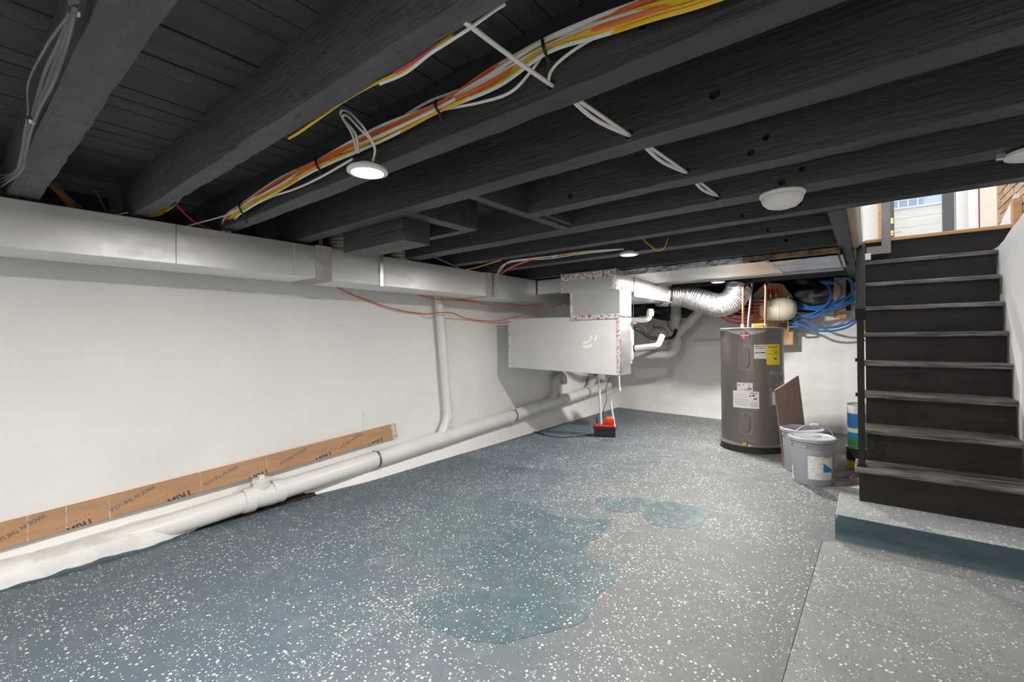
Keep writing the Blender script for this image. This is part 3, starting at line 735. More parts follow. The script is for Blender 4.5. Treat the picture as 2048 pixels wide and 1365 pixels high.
# ribbed riser and branch behind the air handler
g = thing('ribbed_trap', 'ribbed white pipe curling up from the drain pipe below the air handler', 'pipe', (XP, 4.9, .4))
a0 = onx(1104, 800, XP)
rp_ = spl([Vector((XP, a0.y-.05, pz(a0.y))), onx(1108, 788, XP), onx(1111, 768, XP), onx(1114, 755, XP), onx(1121, 750, XP), onx(1127, 756, XP), onx(1128, 766, XP-.02)], 6)
obj('ribbed_tube', MB().tube(rp_, .04, 18, rad=[.044+.004*(k % 2) for k in range(len(rp_))]), 'pvc_old', g, True)
g = thing('branch_fitting', 'white branch fitting with blue mark on the drain pipe', 'pipe', (XP, 5.9, .45))
b0, b1, b2 = onx(1178, 779, XP), onx(1183, 765, XP), onx(1190, 740, XP-.02)
obj('wye', MB().tube([Vector((XP, b0.y-.05, pz(b0.y))), b1, b2], .055, 20), 'pvc_old', g, True)
obj('hub', MB().tube([b1, b1*.55+b2*.45], .066, 20), 'pvc_old', g, True)
obj('blue_mark', MB().obox(b1*.5+b2*.5+Vector((.066, -.01, .03)), (.01, .04, .05), Matrix.Identity(3), .004), 'pex_b', g)
# pipes behind and to the right of the handler, near the back wall
g = thing('waste_stack', 'dusty white waste pipe with angled branch against the back wall', 'pipe', (-2.1, 6.5, .9))
YS = 6.45
S1 = fillet([ony(1352, 600, YS), ony(1352, 708, YS), ony(1262, 712, YS)], .16, 7)
obj('pipe_run', MB().tube(S1, .068, 24), 'pvc_old', g, True)
obj('branch', MB().tube([ony(1354, 668, YS), ony(1392, 630, YS-.02), ony(1420, 600, YS-.02)], .06, 22), 'pvc_old', g, True)
obj('hub', MB().tube([ony(1352, 628, YS), ony(1352, 645, YS)], .076, 24), 'pvc_old', g, True)
obj('hub', MB().tube([ony(1371, 651, YS), ony(1380, 642, YS)], .068, 24), 'pvc_old', g, True)
obj('hub', MB().tube([ony(1352, 682, YS), ony(1352, 690, YS)], .076, 24), 'pvc_old', g, True)
g = thing('waste_trap', 'greyish curved trap pipe behind the air handler', 'pipe', (-2.4, 6.6, 1.1))
obj('trap', MB().tube(fillet([ony(1303, 690, 6.5), ony(1303, 660, 6.5), ony(1330, 660, 6.5), ony(1332, 690, 6.5)], .1, 6), .05, 20), 'pvc_old', g, True)
obj('tail', MB().tube([ony(1303, 640, 6.5), ony(1303, 668, 6.5)], .045, 20), 'pvc_old', g, True)
g = thing('condensate_pipe', 'clean white PVC pipe sticking out beside the air handler', 'pipe', (-2.1, 5.3, 1.05))
obj('pipe_run', MB().tube(fillet([ony(1250, 699, 5.3), ony(1316, 692, 5.3), ony(1324, 672, 5.4)], .05, 6), .035, 20), 'pvc', g, True)
obj('clamp', MB().tube([ony(1268, 697, 5.3), ony(1271, 697, 5.3)], .040, 20), 'rubber', g, True)
g = thing('upper_pvc_pipe', 'white PVC pipe with upturned elbow beside the plenum neck', 'pipe', (-2.1, 5.3, 1.4))
obj('pipe_run', MB().tube(fillet([ony(1250, 640, 5.3), ony(1298, 640, 5.3), ony(1301, 618, 5.3)], .06, 6), .034, 20), 'pvc', g, True)
obj('hub', MB().tube([ony(1300, 632, 5.3), ony(1301, 622, 5.3)], .042, 20), 'pvc', g, True)
g = thing('hook_tube', 'small white hooked drain tube on the handler side', 'tube', (-2.2, 5.0, .95))
obj('tube', MB().tube(spl([ony(1262, 680, 5.0), ony(1264, 700, 5.0), ony(1265, 714, 5.0), ony(1262, 721, 5.0), ony(1258, 718, 5.0)], 6), .013, 12), 'pvc', g, True)
cable('black_hose', [ony(1255, 650, 5.3), ony(1285, 665, 5.5), ony(1298, 675, 5.8), ony(1330, 678, 6.1), ony(1346, 674, 6.25), ony(1352, 660, 6.35)], .022, 'cab_b', 'thick black wrapped hose behind the air handler', cat='hose', seg=10)
cable('copper_line', [ony(1255, 647, 5.2), ony(1275, 648, 5.3), ony(1288, 655, 5.5), ony(1296, 670, 5.8)], .008, 'copper', 'thin copper line curving behind the air handler', cat='pipe')
cable('black_wire', [ony(1346, 664, 6.1), ony(1338, 655, 6.1), ony(1334, 630, 6.1), ony(1340, 600, 6.1)], .006, 'cab_b', 'black wire hanging left of the waste stack')
g = tag(obj('wall_ledge', MB().prism([ony(1384, 685, yback(-1.8)-.05), ony(1450, 681, yback(-1.8)-.1), ony(1450, 690, yback(-1.8)-.1), ony(1384, 692, yback(-1.8)-.05)], (0, .2, 0)), 'plaster'), 'narrow white ledge on the back wall left of the heater', 'ledge')

# ------------------------------------------------------------------ condensate pump
pc = onz(1208, 868, 0); pc = Vector((-2.50, 4.96, 0))
pm = thing('condensate_pump', 'red and black condensate pump on the floor under the air handler', 'pump', pc)
RM = Matrix.Translation(pc) @ Matrix.Rotation(radians(28), 4, 'Z')
obj('tank', MB().box(-.125, .125, -.07, .07, 0, .105, .012, RM), 'pump_k', pm)
obj('tank_rim', MB().box(-.135, .135, -.076, .076, .095, .112, .006, RM), 'pump_k', pm)
obj('cover', MB().box(-.118, .118, -.062, .062, .1125, .145, .012, RM), 'pump_r', pm)
obj('motor_cover', MB().box(.0, .112, -.055, .055, .146, .215, .016, RM), 'pump_r', pm)
obj('motor_cap', MB().box(.02, .095, -.03, .045, .2155, .228, .004, RM), 'orange', pm)
obj('outlet_stub', MB().cyl(RM @ Vector((-.09, .03, .146)), RM @ Vector((-.09, .03, .21)), .008, 12), 'rubber', pm, True)
pa, pb = RM @ Vector((-.04, -.045, .147)), RM @ Vector((.118, -.02, .114))
g = thing('pump_inlet_pipe', 'thin straight white pipe dropping into the left of the pump', 'pipe', pa)
obj('pipe_run', MB().cyl(pa, ony(1197, 742, 4.92), .0125, 16), 'pvc', g, True)
g = thing('pump_inlet_pipe', 'thin white pipe with a sideways jog dropping into the right of the pump', 'pipe', pb)
q1, q2, q3 = ony(1219, 790, 5.0), ony(1239, 780, 5.0), ony(1237, 742, 5.0)
obj('pipe_run', MB().tube(fillet([pb, q1, q2, q3], .012, 3), .0125, 16), 'pvc', g, True)
obj('elbow', MB().tube([q2+Vector((0, 0, .03)), q2+Vector((0, 0, -.012))], .017, 16), 'pvc', g, True)
obj('elbow', MB().tube([q1+Vector((0, 0, -.05)), q1+Vector((0, 0, .012))], .018, 16), 'pvc', g, True)
cable('power_cable', [RM @ Vector((-.02, .065, .12)), ony(1205, 830, 5.08), ony(1213, 800, 5.15), ony(1212, 778, 5.2), ony(1220, 755, 5.2)], .004, 'cab_b', 'black power cord rising behind the pump pipes', cat='cord')
cable('floor_cord', [Vector((*onz(1186, 872, 0).xy, .006)), Vector((*onz(1120, 876, 0).xy, .006)), Vector((*onz(1075, 868, 0).xy, .006)), Vector((*onz(1066, 864, 0).xy, .006)), Vector((*onz(1088, 869, 0).xy, .006))], .0045, 'cab_b', 'thin black cord lying on the floor left of the pump', cat='cord')

# ------------------------------------------------------------------ long carton against the wall
cA, cB = onx(-30, 1054, -3.425), onx(790, 847, -3.425)   # top edge
dA, dB = onx(-30, 1109, -3.400), onx(795, 874, -3.400)   # bottom edge
ct = thing('long_carton', 'long brown cardboard trim carton leaning behind the drain pipe', 'carton', (dA+dB)/2)
nrm = ((cB-cA).cross(dA-cA)).normalized()
if nrm.x < 0: nrm = -nrm
A2 = cA + (cA-cB)*.35; D2 = dA+(dA-dB)*.35
m = MB().prism([A2, cB, dB, D2], -nrm*.028)
bmesh.ops.bevel(m.bm, geom=list(m.bm.edges), offset=.0025, segments=2, affect='EDGES')
obj('carton_body', m, 'card', ct)
obj('end_tape', MB().prism([cB+(cA-cB)*.022+nrm*.0012, cB+nrm*.0012+(cB-cA)*.0005, dB+nrm*.0012+(dB-dA)*.0005, dB+(dA-dB)*.022+nrm*.0012], -nrm*.0304), 'card_end', ct)
ex = (cB-cA).normalized(); ez = nrm.cross(ex).normalized()
if ez.z < 0: ez = -ez
Lc = (cB-cA).length; hh = (cA-dA).length
org = cA
def oncard(px, py):
    d_ = ray(px, py); o_ = Vector((0, 0, EYE)); t_ = (org-o_).dot(nrm)/d_.dot(nrm); return o_+d_*t_
def strip_text(body, right, left, size, mat, name, bold=0., clip=False):
    # printed upside down: starts at the right, runs down to the left
    a_, b_ = oncard(*right), oncard(*left)
    X = (b_-a_).normalized(); Z = nrm; Yv = Z.cross(X)
    me = text(name, body, size, Matrix.Identity(4), None, None, .0004, bold)
    xs = [v.co.x for v in me.vertices]; w_ = max(xs)-min(xs); sc_x = (b_-a_).length/w_
    o_ = (a_+b_)/2+nrm*.0008; Mx = Matrix.Identity(4)
    for i in range(3): Mx[i][0] = X[i]*sc_x; Mx[i][1] = Yv[i]; Mx[i][2] = Z[i]; Mx[i][3] = o_[i]
    me.transform(Mx)
    b = bmesh.new(); b.from_mesh(me)
    up_ = nrm.cross((dB-dA).normalized())
    if up_.z < 0: up_ = -up_
    bmesh.ops.bisect_plane(b, geom=b.verts[:]+b.edges[:]+b.faces[:], plane_co=dA+up_*.004, plane_no=up_, clear_inner=True)
    bmesh.ops.bisect_plane(b, geom=b.verts[:]+b.edges[:]+b.faces[:], plane_co=cA-up_*.004, plane_no=up_, clear_outer=True)
    b.to_mesh(me); b.free()
    return obj(name, me, mat, ct)
for r_, l_ in (((89, 1031), (-20, 1092)), ((308, 974), (220, 1022)), ((476, 933), (408, 970)), ((612, 898), (560, 928)), ((722, 869), (681, 895))):
    strip_text('MADE IN THE U.S.A', r_, l_, .030, 'ink_p', 'print_made_in')
for r_, l_ in (((187, 1042), (134, 1065)), ((384, 984), (336, 1006)), ((538, 942), (499, 961)), ((664, 906), (632, 922)), ((767, 878), (737, 893))):
    strip_text('TRIM', r_, l_, .056, 'ink', 'print_trim', .0015)
    strip_text('.  .  .  .  .  .  .  .', (r_[0]-6, r_[1]-9), (l_[0]-18, l_[1]-2), .05, 'ink', 'print_dots')
for px in (55, 132, 218, 400, 532):
    t = ((px+30)/820.); p0 = cA+(cB-cA)*(t**1.0); q0 = dA+(dB-dA)*(t**1.0)
    pp = onx(px, 1058-(px+30)*.2525, -3.425); tt = (pp-cA).dot(ex)/Lc
    p0 = cA+(cB-cA)*tt; q0 = dA+(dB-dA)*tt
    obj('crease', MB().prism([p0+nrm*.0006-ex*.0025, p0+nrm*.0006+ex*.0025, q0+nrm*.0006+ex*.0025, q0+nrm*.0006-ex*.0025], -nrm*.001), 'card_end', ct)
o = onx(730, 843, XW+.012)
tag(obj('wall_tab', MB().box(o.x-.01, o.x+.004, o.y-.018, o.y+.018, o.z-.09, o.z+.08, .002), 'plastic'), 'small white strip stuck on the wall above the carton end', 'strip')

# ------------------------------------------------------------------ water heater
HC = Vector((-.975, 5.36, 0)); HR, HH = .297, 1.272
ht = thing('water_heater', 'tall grey cylindrical electric water heater by the back wall', 'water heater', HC)
Mx = Matrix.Translation(HC)
obj('tank_body', MB().lathe([(HR, .075), (HR, HH-.03)], Mx, 64), 'heater', ht, True)
obj('top_cap', MB().lathe([(HR, HH-.03), (HR+.006, HH-.028), (HR+.006, HH-.004), (HR-.004, HH), (HR-.02, HH-.008), (0, HH-.012)], Mx, 64), 'heater_rim', ht, True)
obj('base_ring', MB().lathe([(HR, .055), (HR+.016, .062), (HR+.022, .075), (HR+.016, .088), (HR, .094)], Mx, 64), 'heater_rim', ht, True)
obj('foot', MB().lathe([(HR+.006, 0), (HR+.008, .055), (0, .056)], Mx, 64), 'rubber', ht, True)
ph0 = atan2(-HC.y, -HC.x); wv = HC.dot(FW)
def hang(px): return ph0 + asin(max(-.99, min(.99, (px-1508)/65.)))
def hz_(px, py):
    a = hang(px); p = HC + Vector((cos(a), sin(a), 0))*HR; d = ray(px, py); t = p.dot(FW)
    return EYE+d.z*t
def hlabel(name, x0, x1, y0, y1, mat, off=.0015, parent=ht):
    a0, a1 = hang(x0), hang(x1); xm = (x0+x1)/2; zt, zb = hz_(xm, y0), hz_(xm, y1)
    def f(u, v):
        a = a0+(a1-a0)*u; return HC+Vector((cos(a)*(HR+off), sin(a)*(HR+off), zb+(zt-zb)*v))
    return obj(name, MB().grid(f, 12, 2), mat, parent, True)
def htext(body, px, py, size, mat, parent, off=.0022):
    a = hang(px); z = hz_(px, py); me = text('lettering', body, size, Matrix.Identity(4), None, None, .0003)
    for v in me.vertices:
        aa = a+v.co.x/HR; v.co = (HC.x+cos(aa)*(HR+off+v.co.z), HC.y+sin(aa)*(HR+off+v.co.z), z+v.co.y)
    return obj('lettering', me, mat, parent)
def arcband():
    a0, a1 = hang(1461), hang(1539); zt = hz_(1500, 659); zb = hz_(1500, 671)
    def f(u, v):
        a = a0+(a1-a0)*u; h = (zt-zb)*(.25+.75*sin(pi*u)); return HC+Vector((cos(a)*(HR+.0015), sin(a)*(HR+.0015), zt-h*(1-v)))
    return MB().grid(f, 16, 2)
bdg = obj('badge_band', arcband(), 'silver', ht, True)
aL = hang(1496); zL = hz_(1496, 671)
LM = Matrix.Translation(HC+Vector((cos(aL)*(HR+.001), sin(aL)*(HR+.001), zL))) @ Matrix.Rotation(aL, 4, 'Z') @ Matrix.Rotation(pi/2, 4, 'Y')
lg = obj('logo_disc', MB().lathe([(0, .004), (.043, .004), (.045, 0), (0, 0)], LM, 32), 'red', ht, True)
obj('logo_ring', MB().lathe([(.036, .0045), (.0385, .0045), (.0385, .0052), (.036, .0052)], LM, 32), 'white', lg)
TM = Matrix.Translation(HC+Vector((cos(aL)*(HR+.0055), sin(aL)*(HR+.0055), zL))) @ Matrix.Rotation(aL+pi/2, 4, 'Z') @ Matrix.Rotation(pi/2, 4, 'X')
obj('logo_upright', MB().box(-.014, -.005, -.034, .034, 0, .001, 0, TM), 'white', lg)
obj('logo_bar', MB().box(-.004, .036, -.006, .004, 0, .001, 0, TM), 'white', lg)
obj('logo_bar', MB().box(-.034, -.015, -.008, .006, 0, .001, 0, TM), 'white', lg)
for y0, y1 in ((689, 742), (824, 870)):
    pp = hlabel('access_panel', 1481, 1511, y0, y1, 'heater_rim', .004)
    pm_ = (y0+y1)/2; zc = hz_(1496, pm_); hz2 = abs(hz_(1496, y0)-hz_(1496, y1))*.40
    cv = Matrix.Translation(HC+Vector((cos(aL)*(HR-.012), sin(aL)*(HR-.012), zc))) @ Matrix.Rotation(aL, 4, 'Z')
    cap_ = [Vector((0, .038*cos(t_*pi/10)*1., hz2-.038+.038*sin(t_*pi/10))) for t_ in range(11)] + [Vector((0, .038*cos(pi+t_*pi/10), -hz2+.038+.038*sin(pi+t_*pi/10))) for t_ in range(11)]
    m_ = MB().prism([cv @ p_ for p_ in cap_], cv.to_3x3() @ Vector((.036, 0, 0)))
    top_ = [f_ for f_ in m_.bm.faces if len(f_.verts) > 8]
    bmesh.ops.bevel(m_.bm, geom=[e_ for f_ in top_ for e_ in f_.edges], offset=.008, segments=2, affect='EDGES')
    obj('panel_cover', m_, 'heater', pp, True)
lw = hlabel('paper_label', 1513, 1537, 690, 718, 'print')
def hbar(x0, x1, y0, y1, mat, parent, off=.0032): return hlabel('printed_bar', x0, x1, y0, y1, mat, off, parent)
for y_ in (693, 696.5): hbar(1515, 1535.5, y_, y_+1, 'ink_p', lw)
for x0_, x1_ in ((1514.6, 1515.6), (1517, 1521), (1522.5, 1526), (1527, 1535.5)): hbar(x0_, x1_, 704.6, 706.6, 'ink', lw)
ly = hlabel('energy_label', 1537, 1563, 689, 730, 'yellow', .002)
htext('ENERGYGUIDE', 1550, 694.5, .0165, 'ink', ly, .0032)
hbar(1549, 1551, 697, 698, 'ink', ly); hbar(1545, 1560, 701.2, 701.7, 'ink', ly); hbar(1552.5, 1559, 704, 705.6, 'ink', ly)
hbar(1538, 1562, 708.2, 708.8, 'ink', ly); hbar(1551.5, 1557, 716.5, 719, 'ink', ly)
ls = hlabel('rating_label', 1479, 1510, 766, 783, 'white', .0022)
for x0_, x1_, y0_, y1_ in ((1481, 1485, 769, 773), (1491, 1493.5, 768, 771.5), (1502, 1505, 769, 774), (1499.5, 1508, 776.2, 778.2), (1488, 1490, 779, 780.5), (1492, 1507, 779.6, 780.8)):
    hbar(x0_, x1_, y0_, y1_, 'silver' if y1_ < 776 else 'ink', ls)
lc = hlabel('caution_label', 1471, 1522, 783, 817, 'white', .003)
hbar(1504, 1519, 786, 788.3, 'redprint', lc, .004)
for q in range(7): hbar(1474, 1500, 788+q*3.6, 789+q*3.6, 'pinkprint' if q < 3 else 'silver', lc, .004)
for q in range(4): hbar(1504, 1519, 805+q*2.6, 805.9+q*2.6, 'silver', lc, .004)
hbar(1503, 1507, 791.5, 793.5, 'ink', lc, .004); hbar(1509, 1514, 790.5, 793.5, 'ink', lc, .004); hbar(1511, 1518, 797, 800, 'red', lc, .004)
zd = hz_(1495, 887); ad = hang(1495)
pv = HC+Vector((cos(ad)*HR, sin(ad)*HR, zd)); dv = Vector((cos(ad), sin(ad), 0))
dvv = obj('drain_valve', MB().cyl(pv-dv*.01, pv+dv*.035, .016, 14).cyl(pv+dv*.02, pv+dv*.04, .021, 8), 'brass', ht, True)
# manual in a plastic sleeve taped to the tank
mn = hlabel('manual_picture', 1543, 1572, 750, 782, 'paper_k', .004)
hlabel('plastic_sleeve', 1541, 1573, 742, 812, 'film', .008)
hlabel('manual_sheet', 1547, 1560, 784, 810, 'white', .003)
# fittings on top
def top(px, py=654): d = ray(px, py); t = (HH-.01-EYE)/d.z if abs(d.z) > 1e-3 else 5; return None
def hx(px, dy=0.):    # point on the heater top under a sight line, at depth y
    p = ony(px, 655, HC.y+dy); return Vector((p.x, p.y, HH-.01))
cp = thing('copper_pipe', 'copper pipe with elbow rising from the left of the water heater top', 'pipe', hx(1485, -.02))
a = hx(1485, -.02); b = ony(1487, 574, HC.y-.02); c = ony(1498, 566, HC.y+.25)
obj('pipe_run', MB().tube(fillet([a, b, c], .03, 5), .0125, 16), 'copper', cp, True)
obj('elbow', MB().tube(fillet([b-Vector((0, 0, .05)), b, b+(c-b).normalized()*.05], .03, 5), .016, 16), 'copper', cp, True)
obj('nipple', MB().cyl(a, a+Vector((0, 0, .05)), .018, 14), 'silver', cp, True)
cp = thing('copper_pipe', 'copper pipe with brass fittings beside the cream tank', 'pipe', hx(1530, -.02))
a = hx(1530, -.02); b = ony(1532, 568, HC.y-.02); c = ony(1540, 560, HC.y+.3)
obj('pipe_run', MB().tube(fillet([a, b, c], .03, 5), .0125, 16), 'copper', cp, True)
obj('elbow', MB().tube(fillet([b-Vector((0, 0, .05)), b, b+(c-b).normalized()*.05], .03, 5), .016, 16), 'copper', cp, True)
for q in (.09, .26, .33): obj('fitting', MB().cyl(a+(b-a)*q/.5*.5*2*.5, a+(b-a)*(q/.5*.5+.04), .017, 14), 'brass', cp, True)
obj('nipple', MB().cyl(a, a+Vector((0, 0, .05)), .02, 14), 'silver', cp, True)
cable('power_conduit', [hx(1496, .0), ony(1497, 640, HC.y), ony(1501, 600, HC.y+.02), ony(1504, 572, HC.y+.05), ony(1510, 562, HC.y+.15), ony(1514, 560, HC.y+.4)], .012, 'strap', 'grey flexible conduit rising from the water heater top', cat='conduit', seg=12)
tag(obj('relief_tag', MB().obox(hx(1515, -.05)+Vector((0, 0, .03)), (.10, .05, .04), Matrix.Rotation(.3, 3, 'Z'), .008), 'orange'), 'small tan wrapper lying on the water heater top', 'wrapper')
tag(obj('valve_body', MB().cyl(hx(1557, .05)+Vector((0, 0, .03)), hx(1572, .05)+Vector((0, 0, .03)), .022, 14).cyl(hx(1562, .05), hx(1562, .05)+Vector((0, 0, .05)), .014, 12), 'rubber', smooth=True), 'black valve at the right of the water heater top', 'valve')

# ------------------------------------------------------------------ manifold board, expansion tank, tubes
YB = 6.58
bo = [ony(1507, 690, YB), ony(1586, 690, YB), ony(1586, 596, YB), ony(1565, 568, YB), ony(1530, 566, YB), ony(1507, 590, YB)]
tag(obj('backing_board', MB().prism(bo, (0, .02, 0)), 'ply'), 'plywood backing board with cut corners behind the cream tank', 'board')
zs = [ony(1668, 637, YB), ony(1692, 637, YB), ony(1692, 556, YB), ony(1668, 556, YB)]
tag(obj('wall_batten', MB().prism(zs, (0, -.03, 0)), 'ply'), 'upright pine batten on the back wall behind blue tubes', 'batten')
zs = [ony(1724, 665, YB), ony(1740, 665, YB), ony(1740, 600, YB), ony(1724, 600, YB)]
tag(obj('wall_batten', MB().prism(zs, (0, -.03, 0)), 'ply'), 'pine batten showing just behind the stair post', 'batten')
tc_ = ony(1556, 619, 6.33)
et = thing('expansion_tank', 'cream domed expansion tank above the water heater', 'tank', tc_)
TMx = Matrix.Translation(tc_) @ Matrix.Rotation(radians(10), 4, 'Z') @ Matrix.Rotation(pi/2, 4, 'Y')
obj('shell', MB().lathe([(0, -.20), (.05, -.195), (.10, -.17), (.132, -.12), (.142, -.05), (.142, .05), (.132, .12), (.10, .17), (.05, .195), (0, .20)], TMx, 36), 'cream', et, True)
obj('seam_band', MB().lathe([(.142, -.008), (.1455, -.006), (.1455, .006), (.142, .008)], TMx, 36), 'cream', et, True)
for px in (1541, 1552):
    v = thing('manifold_valve', 'red-handled brass valve on top of the cream tank, %s one' % ('left' if px < 1545 else 'right'), 'valve', ony(px, 592, 6.4))
    obj('valve_stem', MB().cyl(ony(px, 599, 6.4), ony(px, 588, 6.4), .02, 14), 'brass', v, True)
    obj('valve_handle', MB().cyl(ony(px, 589, 6.4), ony(px, 578, 6.4), .024, 12), 'red', v, True)
ORD = ['topmost', 'second', 'third', 'fourth', 'fifth', 'sixth', 'seventh', 'eighth', 'ninth', 'tenth']
mf = thing('red_manifold', 'brass manifold with a row of ports for the red tubes', 'manifold', ony(1525, 620, 6.5))
obj('header_tube', MB().cyl(ony(1529, 594, 6.52), ony(1529, 645, 6.52), .02, 14), 'brass', mf, True)
mb_ = thing('blue_manifold', 'brass manifold with a row of ports for the blue tubes', 'manifold', ony(1580, 625, 6.5))
obj('header_tube', MB().cyl(ony(1577, 594, 6.53), ony(1577, 660, 6.53), .02, 14), 'brass', mb_, True)
for k in range(9): obj('port', MB().cyl(ony(1577, 600+k*6.9, 6.5), ony(1586, 600+k*6.9, 6.5), .016, 12), 'rubber', mb_, True)
for k in range(7):
    yl = 600+k*6.3
    obj('port', MB().cyl(ony(1530, yl, 6.5), ony(1519, yl+.5, 6.5), .016, 12), 'brass', mf, True)
    cable('red_tube', [ony(1520, yl+.5, 6.5), ony(1506, yl+1+k*.6, 6.5), ony(1488, yl+2+k*1.4, 6.45), ony(1470, yl-1+k*1.6, 6.4), ony(1452, yl-4+k*1.2, 6.3), ony(1432, yl-12, 6.2)], .0105, 'pex_r', '%s red water tube from the top leaving the cream tank side' % ORD[k], 'red water tubes')
bl = [[(1582, 600), (1600, 607), (1625, 615), (1655, 612), (1680, 602), (1700, 590), (1712, 575)],
      [(1582, 606), (1602, 613), (1630, 617), (1660, 613), (1690, 600), (1706, 580), (1700, 563), (1690, 557)],
      [(1582, 612), (1605, 615), (1640, 613), (1668, 605), (1682, 590), (1680, 572), (1668, 564), (1645, 562)],
      [(1582, 619), (1610, 618), (1640, 621), (1672, 618), (1700, 606), (1712, 596)],
      [(1582, 627), (1605, 632), (1630, 626), (1655, 608), (1662, 590), (1656, 572), (1645, 566)],
      [(1582, 634), (1610, 631), (1640, 626), (1670, 618), (1702, 598), (1714, 590)],
      [(1582, 640), (1605, 640), (1630, 650), (1660, 656), (1690, 650), (1716, 636)],
      [(1578, 647), (1600, 650), (1625, 660), (1655, 663), (1690, 657), (1716, 642)],
      [(1578, 655), (1598, 652), (1590, 640), (1600, 632), (1625, 635), (1650, 622), (1690, 608), (1714, 590)],
      [(1640, 563), (1665, 567), (1690, 556), (1703, 562), (1712, 575)],
      [(1502, 603), (1515, 597), (1528, 588), (1540, 580)]]
for k, q in enumerate(bl):
    yy0 = 6.47-.012*(k % 5)
    lab = ('%s blue water tube from the top beside the cream tank' % ORD[k] if k < 9 else 'short blue tube arching over the pine batten') if k < 10 else 'short blue water tube left of the copper fittings'
    cable('blue_tube', [ony(x, y, yy0-.05*sin(pi*i/(len(q)-1))) for i, (x, y) in enumerate(q)], .0115, 'pex_b', lab, 'blue water tubes' if k < 10 else None, seg=8)
# black sheeting bunched along the top of the back wall
def tarp(u, v):
    x = -3.1+u*2.95; z = 1.47+.10*noise.noise(Vector((u*6, 1, 0)))+v*.42
    return Vector((x, yback(x)-.03-.06*abs(noise.noise(Vector((u*9, v*3, 4))))-.04*sin(pi*v), z))
tag(obj('black_sheeting', MB().grid(tarp, 100, 14), 'tarp', smooth=True), 'bunched black plastic sheeting along the top of the back wall', 'sheeting')

# ------------------------------------------------------------------ board, buckets, cans, cord
lb = [onz(1564, 937, 0), ony(1547, 781, 4.86), ony(1594, 752, 5.1), Vector((-.40, 5.02, 0))]
p0 = lb[0]; p3 = onz(1612, 905, 0); n_ = None
P0, P1 = Vector((-.605, 4.69, 0)), Vector((-.44, 4.96, 0))
T0 = ony(1548, 781, 4.74); T1 = ony(1595, 752, 5.02)
nb = (P1-P0).cross(T0-P0).normalized()
tag(obj('leaning_board', MB().prism([P0, P1, T1, T0], nb*.012), 'mdf'), 'brown hardboard offcut leaning against the water heater', 'board')
def bucket(c, label, handle, rot, lab=True, sc=1.):
    t = thing('paint_bucket', label, 'bucket', c, 'paint buckets')
    Mb = Matrix.Translation(c) @ Matrix.Rotation(rot, 4, 'Z') @ Matrix.Scale(sc, 4)
    obj('pail', MB().lathe([(0, 0), (.128, 0), (.133, .006), (.146, .29), (.149, .291), (.149, .300), (.147, .302), (.148, .318), (.153, .319), (.153, .328), (.149, .330), (.150, .345), (0, .345)], Mb, 48), 'bucket', t, True)
    ld = obj('lid', MB().lathe([(.152, .336), (.163, .338), (.164, .350), (.163, .362), (.156, .366), (.148, .360), (.143, .356), (0, .356)], Mb, 48), 'lid', t, True)
    obj('pour_spout', MB().lathe([(.03, .356), (.032, .361), (.026, .364), (0, .362)], Mb @ Matrix.Translation((-.05, .03, 0)), 20), 'lid', ld, True)
    for k in range(9):
        a = radians(-14+k*5.5)
        obj('lid_rib', MB().box(.149, .154, -.0022, .0022, .296, .332, .001, Mb @ Matrix.Rotation(a, 4, 'Z')), 'lid', ld)
    if handle:
        pts = []; Mh = Mb @ Matrix.Rotation(radians(-62), 4, 'Z')
        for k in range(17):
            a = pi*k/16
            pts.append(Mh @ Vector((.16*cos(a), .035*sin(a), .312+.150*sin(a)**.8)))
        hd = obj('wire_handle', MB().tube(pts, .0028, 8), 'wire', t, True)
        obj('hand_grip', MB().tube(pts[7:10], .009, 10), 'plastic', hd, True)
    Me = Mb @ Matrix.Rotation(radians(-62), 4, 'Z')
    for s in (-1, 1): obj('handle_ear', MB().cyl(Me @ Vector((s*.146, 0, .312)), Me @ Vector((s*.162, 0, .312)), .012, 12), 'bucket', t, True)
    if lab:
        def patch(nm, a0, a1, z0, z1, m, off=.0012, par=t):
            def f(u, v):
                a = radians(a0+(a1-a0)*u); z = z0+(z1-z0)*v; r = .133+.013*z/.29+off
                return Mb @ Vector((r*cos(a), r*sin(a), z))
            return obj(nm, MB().grid(f, 10, 2), m, par, True)
        pl_ = patch('paper_label', -12, 62, .055, .235, 'print')
        patch('label_picture', 30, 62, .06, .235, 'white', .002, pl_)
        patch('orange_band', 30, 56, .222, .235, 'orange', .0026, pl_)
        def tri(u, v):
            a = radians(30+32*u); z = .115+(.06*(1-u)**.8+.01)*v; r = .133+.013*z/.29+.003
            return Mb @ Vector((r*cos(a), r*sin(a), z))
        obj('blue_swoosh', MB().grid(tri, 10, 2), 'blue', pl_, True)
        def spill(u, v):
            a = radians(-70+6*(u-.5)*(1.2+noise.noise(Vector((v*4, 0, 0))))*2*(1-.5*v)); z = .02+.11*v; r = .133+.013*z/.29+.0015
            return Mb @ Vector((r*cos(a), r*sin(a), z))
        obj('paint_drip', MB().grid(spill, 6, 10), 'white', t, True)
    return t
ph = math.degrees(atan2(-4.37, .36))
bucket(Vector((-.362, 4.375, 0)), 'front grey paint bucket with printed label and wire handle', True, radians(ph), sc=1.02)
bucket(Vector((-.462, 4.70, 0)), 'rear grey paint bucket partly hidden behind the labelled bucket', False, radians(ph), lab=False, sc=1.02)
